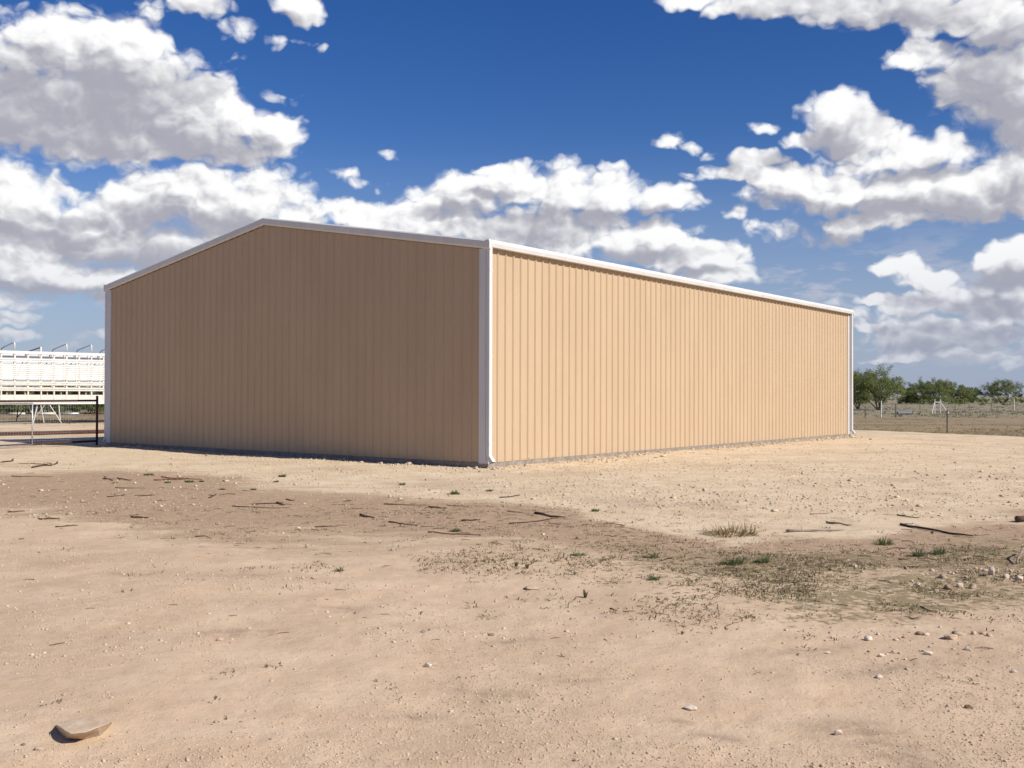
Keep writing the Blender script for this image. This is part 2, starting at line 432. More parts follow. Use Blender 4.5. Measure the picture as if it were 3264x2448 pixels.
def make_ground_mat():
    mt, nt, p = node_mat('caliche_ground'); b = NB(nt)
    v = b.pos()
    n1 = b.noise(v, 0.35, 5.0, 0.6); n2 = b.noise(v, 1.7, 6.0, 0.65); n3 = b.noise(v, 9.0, 5.0, 0.7); n4 = b.noise(v, 55.0, 3.0, 0.7)
    vo = b.voronoi(v, 38.0)
    dirt, field, weed, road, stain = (b.attr(k) for k in ('dirt', 'field', 'weed', 'road', 'stain'))
    pale = b.mix(b.ramp(n2, 0.35, 0.68), C(*GC['pale1']), C(*GC['pale2']))
    track = b.mix(b.ramp(n2, 0.35, 0.70), C(*GC['road1']), C(*GC['road2']))
    c = b.mix(road, pale, track)
    c = b.mix(b.math('MULTIPLY', b.ramp(b.math('ADD', n1, b.math('MULTIPLY', b.math('SUBTRACT', n3, 0.5), 0.35)), 0.45, 0.70), 0.42), c, C(0.36, 0.245, 0.165))
    n2s = b.noise(b.vmul(v, (0.45, 1.5, 1)), 1.7, 6.0, 0.68)
    dmask = b.ramp(b.math('ADD', dirt, b.math('MULTIPLY', b.math('SUBTRACT', b.math('ADD', n2s, b.math('MULTIPLY', n3, 0.6)), 0.8), 1.5)), 0.08, 0.74)
    dcol = b.mix(b.ramp(n3, 0.35, 0.7), C(*GC['dirt1']), C(*GC['dirt2']))
    c = b.mix(dmask, c, dcol)
    c = b.mix(b.math('MULTIPLY', stain, b.math('MULTIPLY', b.ramp(b.math('ADD', n3, n2), 0.75, 1.15), 0.8)), c, C(0.23, 0.16, 0.11))
    # matted weeds seen as ground colour, in small scraps
    scrap = b.noise(b.vmul(v, (1.0, 1.0, 1)), 13.0, 4.0, 0.65)
    wm = b.ramp(b.math('ADD', b.math('MULTIPLY', weed, 0.68), b.math('ADD', b.math('MULTIPLY', b.math('SUBTRACT', n2, 0.5), 1.2), b.math('MULTIPLY', b.math('SUBTRACT', scrap, 0.5), 2.2))), 0.38, 0.80)
    c = b.mix(b.math('MULTIPLY', b.math('MULTIPLY', wm, b.ramp(weed, 0.05, 0.5)), 0.88), c, b.mix(n3, C(0.25, 0.19, 0.10), C(0.20, 0.165, 0.085)))
    fc = b.mix(b.ramp(n2, 0.35, 0.7), C(0.27, 0.19, 0.112), C(0.35, 0.255, 0.155))
    fc = b.mix(b.math('MULTIPLY', b.ramp(b.noise(b.vmul(v, (0.10, 0.28, 1)), 1.0, 5.0, 0.65), 0.42, 0.66), 0.9), fc, C(0.175, 0.155, 0.08))
    fc = b.mix(b.math('MULTIPLY', b.attr('brushland'), 0.7), fc, b.mix(b.ramp(n2, 0.3, 0.7), C(0.20, 0.18, 0.115), C(0.29, 0.255, 0.18)))
    c = b.mix(field, c, fc)
    # loose grains: pale and dark specks
    grain = b.ramp(n4, 0.62, 0.80)
    c = b.mix(b.math('MULTIPLY', grain, 0.35), c, C(0.62, 0.50, 0.38))
    dk = b.ramp(vo, 0.16, 0.05)
    c = b.mix(b.math('MULTIPLY', b.math('MULTIPLY', dk, b.ramp(n3, 0.45, 0.6)), 0.45), c, C(0.22, 0.15, 0.10))
    nt.links.new(c, p.inputs['Base Color'])
    p.inputs['Roughness'].default_value = 0.95; p.inputs['Specular IOR Level'].default_value = 0.12
    h = b.math('ADD', n3, b.math('ADD', b.math('MULTIPLY', n4, 0.40), b.math('MULTIPLY', b.noise(v, 190.0, 2.0, 0.6), 0.16)))
    nt.links.new(b.bump(h, 0.8, 0.015), p.inputs['Normal'])
    return mt
def tint_mat(name, c1, c2, rough=0.9, transl=0.0):
    """colour picked piece by piece through a 'tint' attribute, with a little mottling"""
    mt, nt, p = node_mat(name); b = NB(nt)
    c = b.mix(b.attr('tint'), C(*c1), C(*c2))
    c = b.mix(b.math('MULTIPLY', b.noise(b.pos(), 30.0, 4.0, 0.6), 0.25), c, C(*[x * 0.6 for x in c1]))
    nt.links.new(c, p.inputs['Base Color']); p.inputs['Roughness'].default_value = rough; p.inputs['Specular IOR Level'].default_value = 0.15
    if transl > 0:
        t = nt.nodes.new('ShaderNodeBsdfTranslucent'); ms = nt.nodes.new('ShaderNodeMixShader'); ms.inputs[0].default_value = transl
        nt.links.new(c, t.inputs[0]); nt.links.new(p.outputs[0], ms.inputs[1]); nt.links.new(t.outputs[0], ms.inputs[2])
        nt.links.new(ms.outputs[0], nt.nodes['Material Output'].inputs['Surface'])
    return mt
GC = dict(pale1=(0.58, 0.44, 0.28), pale2=(0.665, 0.53, 0.365), road1=(0.54, 0.385, 0.25), road2=(0.615, 0.458, 0.31), dirt1=(0.345, 0.232, 0.147), dirt2=(0.445, 0.315, 0.203))
M = dict(
    panel=make_panel_mat(),
    white=simple('white_painted_steel', (0.59, 0.578, 0.55), (0.64, 0.628, 0.60), 3.0, 0.42, stretch=(1, 1, 0.3)),
    concrete=simple('slab_concrete', (0.21, 0.175, 0.14), (0.33, 0.285, 0.235), 7.0, 0.9, 6.0, bump=0.5, spec=0.2),
    dark=simple('shadow_gap_dark', (0.03, 0.028, 0.025), (0.05, 0.045, 0.04), 5.0, 0.8),
    rust=simple('rusty_pipe', (0.055, 0.026, 0.019), (0.12, 0.054, 0.034), 14.0, 0.85, 6.0, bump=0.3, spec=0.2),
    galv=simple('galvanised_pipe', (0.42, 0.44, 0.46), (0.55, 0.57, 0.59), 12.0, 0.45, metallic=0.6),
    trailer=simple('trailer_white', (0.62, 0.61, 0.57), (0.69, 0.68, 0.645), 3.0, 0.5),
    cream=simple('trailer_cream_worn', (0.58, 0.545, 0.46), (0.67, 0.64, 0.57), 5.0, 0.6, 6.0),
    rusty_cream=simple('trailer_rust_stained', (0.36, 0.25, 0.15), (0.62, 0.53, 0.40), 6.0, 0.7, 6.0),
    tyre=simple('tyre_rubber', (0.02, 0.02, 0.02), (0.035, 0.033, 0.03), 8.0, 0.8),
    bark=simple('mesquite_bark', (0.06, 0.042, 0.03), (0.12, 0.09, 0.065), 9.0, 0.95, bump=0.4),
    wood_dark=simple('dead_wood_dark', (0.045, 0.026, 0.017), (0.105, 0.062, 0.040), 20.0, 0.9, bump=0.3),
    wood_red=simple('dead_wood_reddish', (0.12, 0.055, 0.030), (0.20, 0.10, 0.055), 20.0, 0.9, bump=0.3),
    wood_grey=simple('weathered_wood', (0.20, 0.15, 0.115), (0.33, 0.26, 0.20), 20.0, 0.9, bump=0.3),
    rock_pale=simple('limestone_pale', (0.50, 0.40, 0.30), (0.68, 0.58, 0.47), 18.0, 0.95, 6.0, bump=0.5, spec=0.15),
    rock_tan=simple('limestone_tan', (0.38, 0.27, 0.185), (0.54, 0.41, 0.29), 14.0, 0.95, 6.0, bump=0.5, spec=0.15),
    rock_brown=simple('stone_brown', (0.20, 0.125, 0.08), (0.33, 0.22, 0.145), 16.0, 0.95, 6.0, bump=0.5, spec=0.15),
    pebble=tint_mat('pebbles', (0.42, 0.30, 0.195), (0.63, 0.50, 0.355)),
    weed=tint_mat('weed_leaves', (0.15, 0.12, 0.06), (0.24, 0.195, 0.105), 0.9, 0.3),
    green=tint_mat('fresh_weed_leaves', (0.14, 0.165, 0.07), (0.23, 0.25, 0.12), 0.85, 0.35),
    dry=tint_mat('dry_grass', (0.20, 0.145, 0.07), (0.34, 0.255, 0.14), 0.9, 0.25),
    fieldgrass=tint_mat('field_grass', (0.19, 0.165, 0.085), (0.36, 0.265, 0.155), 0.9, 0.3),
    leaf=tint_mat('mesquite_leaves', (0.17, 0.20, 0.065), (0.32, 0.355, 0.14), 0.8, 0.58),
    leaf_dark=tint_mat('dark_scrub_leaves', (0.14, 0.17, 0.06), (0.27, 0.31, 0.125), 0.8, 0.58),
    litter=tint_mat('twig_litter', (0.13, 0.085, 0.055), (0.30, 0.20, 0.135)),
    brush=tint_mat('dead_brush', (0.075, 0.045, 0.040), (0.14, 0.085, 0.07)),
    steel=simple('dark_steel_post', (0.035, 0.030, 0.027), (0.075, 0.06, 0.05), 20.0, 0.8),
    scrub=tint_mat('grey_green_scrub', (0.13, 0.135, 0.075), (0.24, 0.23, 0.14), 0.9, 0.35),
    black=simple('black_lump', (0.012, 0.011, 0.010), (0.025, 0.022, 0.02), 20.0, 0.8),
    trough=simple('galvanised_trough', (0.15, 0.185, 0.21), (0.22, 0.26, 0.30), 4.0, 0.6),
)

# ---------------------------------------------------------------- ground
K = 3264 / 2212.0
def interp(tab, px):
    t = np.array(tab, float) * K
    return np.interp(px, t[:, 0], t[:, 1])
EDGE_UP = [(-900, 985), (0, 1022), (250, 1016), (420, 1030), (600, 1052), (800, 1062), (1000, 1088), (1200, 1108), (1400, 1150), (1550, 1172), (1700, 1155), (1900, 1142), (2100, 1130), (2212, 1120), (3000, 1085)]
EDGE_LO = [(-900, 1040), (0, 1085), (180, 1105), (330, 1138), (600, 1158), (900, 1162), (1100, 1185), (1300, 1200), (1500, 1212), (1700, 1215), (1900, 1230), (2212, 1262), (3000, 1320)]
WEEDS = [(1700, 1208, 380, 18, .95), (2010, 1285, 380, 48, 1.25), (1600, 1258, 330, 45, .48), (1080, 1218, 90, 14, .42), (720, 1225, 80, 12, .3), (2150, 1190, 170, 40, .75), (1900, 1200, 260, 24, .6), (1300, 1180, 220, 18, .4), (1900, 1315, 300, 34, .38), (1250, 1225, 520, 34, .34), (560, 1100, 420, 45, .30), (1150, 1130, 420, 40, .34)]
STAINS = [(1750, 1400, 140, 12), (1250, 1480, 110, 10), (420, 1430, 120, 9), (1000, 1530, 130, 9), (1900, 1560, 140, 12), (870, 1575, 60, 8), (1480, 1570, 60, 8), (2020, 1455, 110, 10), (1190, 1395, 90, 9), (520, 1260, 60, 9), (340, 1250, 60, 7), (700, 1340, 80, 8), (1560, 1605, 60, 9)]
def pix_of(x, y):
    """bearing and dip of a point on the flat ground, as photo coordinates"""
    d = y * math.cos(PITCH) - EYE * math.sin(PITCH)
    d = np.where(d < 0.3, 0.3, d)
    u = -EYE * math.cos(PITCH) - y * math.sin(PITCH)
    X, U = FPX * x / d, FPX * u / d
    return 1632 + X * math.cos(ROLL) - U * math.sin(ROLL), 1224 - (X * math.sin(ROLL) + U * math.cos(ROLL))
def zones(x, y):
    front = y > 1.0
    wx, wy = x + 0.9 * fbm(x * 0.5, y * 0.5, 3), y + 1.6 * fbm(x * 0.45 + 40, y * 0.45, 3)
    px, py = pix_of(wx, np.maximum(wy, 1.0))
    up, lo = interp(EDGE_UP, px), interp(EDGE_LO, px)
    dirt = sstep(-24, 34, py - up) * sstep(-60, 60, lo - py) * front
    road = sstep(-30, 40, py - lo)
    weed = np.zeros_like(x); stain = np.zeros_like(x)
    for (a, b, ra, rb, w) in WEEDS:
        weed += w * np.exp(-(((px - a * K) / (ra * K)) ** 2 + ((py - b * K) / (rb * K)) ** 2))
    for (a, b, ra, rb) in STAINS:
        stain += 0.8 * np.exp(-(((px - a * K) / (ra * K)) ** 2 + ((py - b * K) / (rb * K)) ** 2))
    # pasture beyond the edge of the pad, and all far country
    e = (x - 17.4) * 0.9 + (y - 52.0) * 0.43 + 1.2 * fbm(x * 0.3, y * 0.3, 3)
    far = sstep(57, 75, np.hypot(x, y) + 6 * fbm(x * .08, y * .08, 3))
    field = np.maximum(sstep(-0.6, 1.2, e), far)
    return dirt, field, np.clip(weed, 0, 1) * front, road, np.clip(stain, 0, 1) * front
def height(x, y):
    r = np.hypot(x, y)
    near = 1 - sstep(60, 160, r)
    h = 0.050 * fbm(x * 0.35, y * 0.35, 4) * near + 0.016 * fbm(x * 2.3 + 9, y * 2.3, 4, 0.6) * (1 - sstep(25, 60, r))
    e = (x - 17.4) * 0.9 + (y - 52.0) * 0.43
    h = h - 0.34 * sstep(-0.8, 3.2, e)
    h = h + 0.5 * fbm(x * 0.006, y * 0.006, 3) * sstep(150, 600, r)
    # low rubble ridge at the right and the wheel-rolled road edge
    px, py = pix_of(x, np.maximum(y, 1.0))
    rid = np.interp(px, np.array([1900, 2400, 2900, 3264, 4200]), np.array([1772, 1790, 1840, 1850, 1900]))
    h = h + 0.055 * np.exp(-((py - rid) / 26.0) ** 2) * sstep(2000, 2900, px) * (y > 2)
    return h
def hz(x, y):
    return float(height(np.array([float(x)]), np.array([float(y)]))[0])
def place(px, py):
    """a point of the ground on that bearing"""
    p = on_ground(px, py)
    for _ in range(4):
        p = on_ground(px, py, hz(p.x, p.y))
    return p

def make_ground():
    r = [0.0, 0.01, 0.4, 0.8, 1.6, 2.4]
    while r[-1] < 70: r.append(r[-1] * 1.0085)
    while r[-1] < 9000: r.append(r[-1] * 1.05)
    r = np.array(r)
    th = np.concatenate([np.arange(-34, 34, 0.125), np.arange(34, 326, 4.0)]) * math.pi / 180
    R, T = np.meshgrid(r[1:], th, indexing='ij')
    x, y = (R * np.sin(T)).ravel(), (R * np.cos(T)).ravel()
    z = height(x, y)
    n, mth = len(r) - 1, len(th)
    i, j = np.meshgrid(np.arange(n - 1), np.arange(mth), indexing='ij')
    a = i * mth + j; b = i * mth + (j + 1) % mth
    f = np.stack([a, b, b + mth, a + mth], -1).reshape(-1, 4)
    dirt, field, weed, road, stain = zones(x, y)
    me = np_mesh('ground', np.stack([x, y, z], -1), f[:, ::-1], make_ground_mat(), dict(dirt=dirt, field=field, weed=weed, road=road, stain=stain, brushland=sstep(88, 125, np.hypot(x, y) + 10 * fbm(x * .05, y * .05, 3))), smooth=True)
    o = link(bpy.data.objects.new('ground', me))
    tag(o, kind='structure')
make_ground()

# ---------------------------------------------------------------- the metal building
ZP, ZE, SLOPE = 0.105, 5.16, 0.1685            # foot of the sheets, underside of the gutter, roof pitch
W2 = 16.15
RIDGE = 6.50                                      # roof skin at the ridge
barn = empty('metal_building', CORNER, math.pi / 2 - YAW)
tag(barn, 'large tan ribbed steel building with white trim on the bare ground', 'building')
def top_of(t):
    return RIDGE - SLOPE * abs(t - W2 / 2)
def rib_profile(width, ribs=3):
    """(along, out) points of one ribbed sheet"""
    p = [(0.0, 0.0)]
    w = width / ribs
    for k in range(ribs):
        c = (k + 0.5) * w
        p += [(c - 0.118, 0.0), (c - 0.108, 0.004), (c - 0.092, 0.004), (c - 0.082, 0.0)]
        p += [(c - 0.042, 0.0), (c - 0.013, 0.0335), (c + 0.013, 0.0335), (c + 0.042, 0.0)]
        p += [(c + 0.082, 0.0), (c + 0.092, 0.004), (c + 0.108, 0.004), (c + 0.118, 0.0)]
    p.append((width, 0.0))
    return p
def sheet(points, zlow, ztop, frame):
    """sheet metal strip: points (u, n), frame(u, n, z) -> local xyz; front and back skins 1 mm apart are not needed"""
    m = MB()
    for (u, n) in points:
        m.v.append(frame(u, n, zlow)); m.v.append(frame(u, n, ztop(u)))
    for k in range(len(points) - 1):
        m.f.append((2 * k, 2 * k + 2, 2 * k + 3, 2 * k + 1))
    return m
def long_wall(t, sgn, n_panels=27):
    wdt = BL / n_panels
    pts = rib_profile(wdt)
    me = None
    for k in range(n_panels):
        if me is None:
            # outward is -Y for the near wall
            m = sheet(pts, ZP, lambda u: ZE + 0.10, lambda u, n, z: (u, -sgn * n, z))
            me = m.mesh('wall_panel', M['panel'])
        o = bpy.data.objects.new('wall_panel', me); link(o, barn); o.location = (k * wdt, t, 0)
def gable(s, sgn, n_panels=18):
    wdt = W2 / n_panels
    pts = rib_profile(wdt)
    for k in range(n_panels):
        t0 = k * wdt
        m = sheet(pts, ZP, lambda u: top_of(t0 + u) - 0.02, lambda u, n, z: (s - sgn * n, t0 + u, z))
        if sgn > 0: m.f = [q[::-1] for q in m.f]
        m.build('wall_panel', M['panel'], barn)
long_wall(0.0, 1); long_wall(W2, -1)
gable(0.0, 1); gable(BL, -1)
# slab
MB().box((-0.035, -0.035, -0.5), (BL + 0.035, W2 + 0.035, ZP - 0.004)).build('concrete_slab', M['concrete'], barn)
# added dark boxes right behind the sheets so that open rib ends look shaded
MB().box((0.03, 0.03, ZP), (BL - 0.03, W2 - 0.03, ZE)).build('wall_shade_box', M['dark'], barn)
MB().prism([(0.06, 0.05, ZE + 0.002), (0.06, W2 - 0.05, ZE + 0.002), (0.06, W2 / 2, RIDGE - 0.10)], [(BL - 0.06, 0.05, ZE + 0.002), (BL - 0.06, W2 - 0.05, ZE + 0.002), (BL - 0.06, W2 / 2, RIDGE - 0.10)]).build('attic_shade_box', M['dark'], barn)
# roof: ribbed white sheets on both slopes, ridge cap
for side in (0, 1):
    np_ = 27; wdt = BL / np_
    for k in range(np_):
        pts = rib_profile(wdt)
        m = MB()
        for (u, n) in pts:
            for t in (-0.05 if side == 0 else W2 + 0.05, W2 / 2):
                m.v.append((k * wdt + u, t, top_of(t) + 0.03 + n))
        for q in range(len(pts) - 1):
            f = (2 * q, 2 * q + 2, 2 * q + 3, 2 * q + 1)
            m.f.append(f if side == 0 else f[::-1])
        m.build('roof_panel', M['white'], barn)
MB().prism([(-0.02, W2 / 2 - 0.25, top_of(W2 / 2 - 0.25) + 0.065), (-0.02, W2 / 2, RIDGE + 0.085), (-0.02, W2 / 2 + 0.25, top_of(W2 / 2 - 0.25) + 0.065), (-0.02, W2 / 2, RIDGE + 0.07)],
           [(BL + 0.02, W2 / 2 - 0.25, top_of(W2 / 2 - 0.25) + 0.065), (BL + 0.02, W2 / 2, RIDGE + 0.085), (BL + 0.02, W2 / 2 + 0.25, top_of(W2 / 2 - 0.25) + 0.065), (BL + 0.02, W2 / 2, RIDGE + 0.07)]).build('ridge_cap', M['white'], barn)
# rake trim on both gables: folded box profile following the slope
RAKE = [(0.0, 0.205), (0.052, 0.205), (0.080, 0.172), (0.080, 0.035), (0.066, 0.010), (0.050, -0.002), (0.046, -0.012), (0.040, -0.012), (0.040, 0.004), (0.0, 0.012)]
for s, sg in ((0.0, -1), (BL, 1)):
    for side in (0, 1):
        ends = (-0.174, W2 / 2) if side == 0 else (W2 / 2, W2 + 0.174)
        a = [(s + sg * n, ends[0], top_of(ends[0]) + z) for n, z in RAKE]
        b = [(s + sg * n, ends[1], top_of(ends[1]) + z) for n, z in RAKE]
        MB().prism(a, b).build('rake_trim', M['white'], barn)
# eave gutters: sculpted face, the lower half leaning under
GUT = [(0.038, 5.160), (0.146, 5.160), (0.153, 5.167), (0.176, 5.255), (0.173, 5.263), (0.152, 5.332), (0.142, 5.340), (0.118, 5.340), (0.118, 5.325), (0.038, 5.325)]
for t, sg in ((0.0, -1), (W2, 1)):
    a = [(-0.077, t + sg * n, z) for n, z in GUT]
    b = [(BL + 0.085, t + sg * n, z) for n, z in GUT]
    gt = MB().prism(a, b).build('gutter', M['white'], barn)
    for x in np.arange(3.05, BL - 1, 3.05):     # lapped joints
        j = [(x, t + sg * (n + (0.0035 if n > 0.11 else 0)), z + (0.0025 if z > 5.3 else -0.0025)) for n, z in GUT]
        k2 = [(x + 0.05, p[1], p[2]) for p in j]
        MB().prism(j, k2).build('gutter_joint', M['white'], gt)
# corner trims: folded angle with a small return
def corner_trim(s, t, ss, ts, leg_s, leg_t):
    n0, n1 = 0.034, 0.040
    m = MB()
    zt = top_of(t) - 0.005
    a = [(s + ss * n1, t + ts * n1), (s + ss * n1, t - ts * leg_t), (s + ss * 0.002, t - ts * (leg_t + 0.006)), (s + ss * 0.002, t - ts * (leg_t - 0.004)), (s + ss * n0, t - ts * (leg_t - 0.006)), (s + ss * n0, t + ts * n0), (s - ss * (leg_s - 0.006), t + ts * n0), (s - ss * (leg_s - 0.004), t + ts * 0.002), (s - ss * (leg_s + 0.006), t + ts * 0.002), (s - ss * leg_s, t + ts * n1)]
    m.prism([(x, y, ZP - 0.012) for x, y in a], [(x, y, zt) for x, y in a])
    return m.build('corner_trim', M['white'], barn)
corner_trim(0, 0, -1, -1, 0.10, 0.165)
corner_trim(0, W2, -1, 1, 0.16, 0.20)
corner_trim(BL, 0, 1, -1, 0.27, 0.165)
corner_trim(BL, W2, 1, 1, 0.16, 0.16)
# downspouts with an outward kicking elbow
def downspout(s0, t, sg, w=0.112, d=0.108, kick=0.11):
    n0 = 0.044
    n1 = n0 + d
    c = 0.008
    y = lambda n: t + sg * n
    def ring(nm0, nm1, z):
        return [(s0 + c, y(nm0), z), (s0 + w - c, y(nm0), z), (s0 + w, y(nm0 + c), z), (s0 + w, y(nm1 - c), z), (s0 + w - c, y(nm1), z), (s0 + c, y(nm1), z), (s0, y(nm1 - c), z), (s0, y(nm0 + c), z)]
    o = MB().prism(ring(n0, n1, 0.285), ring(n0, n1, 5.155)).build('downspout', M['white'], barn)
    # elbow: sheared box open at its mouth
    a = ring(n0, n1, 0.2845)
    dx = kick
    b = [(p[0], p[1] + sg * dx, 0.145 - (0.05 if (p[1] - y((n0 + n1) / 2)) * sg < 0 else 0.0)) for p in a]
    e = MB(); nn = len(a)
    e.v += a + b
    for k in range(nn): e.f.append((k, (k + 1) % nn, nn + (k + 1) % nn, nn + k))
    e.build('elbow', M['white'], o)
    q = [(p[0] * 0.9 + (s0 + w / 2) * 0.1, p[1] - sg * 0.012, p[2] + 0.012) for p in b]
    e2 = MB(); e2.v += q; e2.f.append(tuple(range(nn))); e2.build('mouth_shade', M['dark'], o)  # dark face set into the elbow mouth, painting the shade inside it
    for z in (0.55, 2.6, 4.6):
        MB().box((s0 - 0.006, min(y(n0 - 0.008), y(n1 + 0.0035)), z), (s0 + w + 0.006, max(y(n0 - 0.008), y(n1 + 0.0035)), z + 0.028)).build('strap', M['white'], o)
downspout(-0.0385, 0.0, -1)
downspout(BL - 0.116, 0.0, -1)
downspout(-0.0385, W2, 1)
downspout(BL - 0.116, W2, 1)
# screw heads along the girts of the two walls that are seen
def screws():
    V, F = [], []
    def hexa(p, du, dn):
        i = len(V)
        for k in range(5):
            a = 2 * math.pi * k / 5
            V.append((p[0] + du[0] * 0.0075 * math.cos(a) + dn[0] * 0.006, p[1] + du[1] * 0.0075 * math.cos(a) + dn[1] * 0.006, p[2] + 0.0075 * math.sin(a)))
        F.append([i, i + 1, i + 2, i + 3, i + 4])
    for z in (0.16, 0.28, 1.2, 2.4, 3.6, 4.85):
        s = 0.32
        wd = BL / 81
        for k in range(1, 81):
            hexa(((k + 0.5) * wd + 0.055, 0.0, z), (1, 0), (0, -1))
        wd = W2 / 54
        for k in range(1, 53):
            hexa((0.0, (k + 0.5) * wd + 0.055, z), (0, 1), (-1, 0))
    me = bpy.data.meshes.new('screw_heads'); me.from_pydata(V, [], F); me.materials.append(M['wood_grey'])
    o = link(bpy.data.objects.new('screw_heads', me), barn); o['kind'] = 'stuff'
screws()

# ---------------------------------------------------------------- vegetation and small geometry makers
def ico():
    t = (1 + 5 ** .5) / 2
    v = np.array([(-1, t, 0), (1, t, 0), (-1, -t, 0), (1, -t, 0), (0, -1, t), (0, 1, t), (0, -1, -t), (0, 1, -t), (t, 0, -1), (t, 0, 1), (-t, 0, -1), (-t, 0, 1)], float)
    v /= np.linalg.norm(v[0])
    f = np.array([(0, 11, 5), (0, 5, 1), (0, 1, 7), (0, 7, 10), (0, 10, 11), (1, 5, 9), (5, 11, 4), (11, 10, 2), (10, 7, 6), (7, 1, 8), (3, 9, 4), (3, 4, 2), (3, 2, 6), (3, 6, 8), (3, 8, 9), (4, 9, 5), (2, 4, 11), (6, 2, 10), (8, 6, 7), (9, 8, 1)])
    return v, f
def octa():
    v = np.array([(1, 0, -.3), (0, 1, .25), (-1, 0, -.25), (0, -1, .3), (.1, .1, 1), (0, 0, -1)], float)
    return v, np.array([(0, 1, 4), (1, 2, 4), (2, 3, 4), (3, 0, 4), (1, 0, 5), (2, 1, 5), (3, 2, 5), (0, 3, 5)])
def scatter_stones(name, x, y, size, tint, mat, sink=0.30, small=False):
    bv, bf = octa() if small else ico()
    nv = len(bv)
    n = len(x)
    jit = rs.uniform(0.62, 1.25, (n, nv, 1))
    v = bv[None] * jit * np.stack([rs.uniform(.7, 1.3, n), rs.uniform(.7, 1.3, n), rs.uniform(.45, .85, n)], -1)[:, None, :]
    a = rs.uniform(0, 2 * math.pi, n)
    c, s = np.cos(a), np.sin(a)
    vx = v[..., 0] * c[:, None] - v[..., 1] * s[:, None]; vy = v[..., 0] * s[:, None] + v[..., 1] * c[:, None]
    z0 = height(x, y)
    P = np.stack([vx * size[:, None] / 2 + x[:, None], vy * size[:, None] / 2 + y[:, None], v[..., 2] * size[:, None] / 2 + (z0 + size * (0.38 - sink))[:, None]], -1).reshape(-1, 3)
    F = (bf[None] + (np.arange(n) * nv)[:, None, None]).reshape(-1, 3)
    me = np_mesh(name, P, F, mat, dict(tint=np.repeat(tint, nv)))
    o = link(bpy.data.objects.new(name, me)); tag(o, kind='stuff')
    return o
def blades(cx, cy, cz, n_per, length, width, lean, tint, spread):
    """arrays of bent blades (two quads each) around tuft centres"""
    n = len(cx)
    N_ = n * n_per
    idx = np.repeat(np.arange(n), n_per)
    a = rs.uniform(0, 2 * math.pi, N_)
    rr = spread[idx] * np.sqrt(rs.rand(N_))
    b0 = np.stack([cx[idx] + rr * np.cos(a), cy[idx] + rr * np.sin(a), cz[idx] - 0.004], -1)
    a2 = a + rs.normal(0, 0.7, N_)
    L_ = length[idx] * rs.uniform(.5, 1.15, N_)
    ln = lean[idx] * rs.uniform(.4, 1.3, N_)
    d = np.stack([np.cos(a2) * np.sin(ln), np.sin(a2) * np.sin(ln), np.cos(ln)], -1)
    d2 = np.stack([np.cos(a2) * np.sin(ln * 1.6), np.sin(a2) * np.sin(ln * 1.6), np.cos(ln * 1.6)], -1)
    sd = np.stack([-np.sin(a2), np.cos(a2), np.zeros(N_)], -1) * (width[idx] * rs.uniform(.6, 1.3, N_))[:, None]
    m1 = b0 + d * (L_ * .55)[:, None]; m2 = m1 + d2 * (L_ * .45)[:, None]
    V = np.stack([b0 - sd * .5, b0 + sd * .5, m1 + sd * .45, m1 - sd * .45, m2 + sd * .1, m2 - sd * .1], 1).reshape(-1, 3)
    k = (np.arange(N_) * 6)[:, None]
    F = np.concatenate([k + np.array([[0, 1, 2, 3]]), k + np.array([[3, 2, 4, 5]])], 0)
    T = np.repeat(np.clip(tint[idx] + rs.normal(0, .18, N_), 0, 1), 6)
    return V, F, T
def weed_object(name, p, r, h, n, mat, label, cat, group, lean=0.9, width=0.009):
    one = np.array([0.0])
    V, F, T = blades(one, one, one, n, np.array([h]), np.array([width]), np.array([lean]), np.array([.5]), np.array([r]))
    me = np_mesh(name, V, F, mat, dict(tint=T))
    o = link(bpy.data.objects.new(name, me)); o.location = p
    return tag(o, label, cat, group)
def rock_mesh(name, sx, sy, sz, seed, mat, cuts=22):
    r_ = random.Random(seed)
    bm = bmesh.new()
    for _ in range(cuts):
        v = Vector((r_.gauss(0, 1), r_.gauss(0, 1), r_.gauss(0, 1))).normalized()
        k = r_.uniform(.82, 1.0)
        bm.verts.new((v.x * sx / 2 * k, v.y * sy / 2 * k, v.z * sz / 2 * k))
    h = bmesh.ops.convex_hull(bm, input=bm.verts)
    bmesh.ops.delete(bm, geom=[g_ for g_ in h['geom_interior'] if isinstance(g_, bmesh.types.BMVert)], context='VERTS')
    bmesh.ops.bevel(bm, geom=bm.edges[:], offset=min(sx, sy, sz) * 0.05, segments=1, affect='EDGES')
    me = bpy.data.meshes.new(name); bm.to_mesh(me); bm.free()
    me.materials.append(mat)
    return me
def rock(px, py, w, label, mat='rock_pale', tall=0.55, deep=0.75, seed=0, sink=0.28, rz=None, name='rock', cat='rock', group='loose rocks on the ground'):
    p = place(px, py)
    wid = w * p.y / FPX
    me = rock_mesh(name, wid, wid * deep, wid * tall, seed + int(px), M[mat])
    o = link(bpy.data.objects.new(name, me))
    o.location = p + Vector((0, 0, wid * tall * (0.5 - sink)))
    o.rotation_euler = (0, 0, random.Random(seed + int(py)).uniform(-.5, .5) if rz is None else rz)
    return tag(o, label, cat, group)
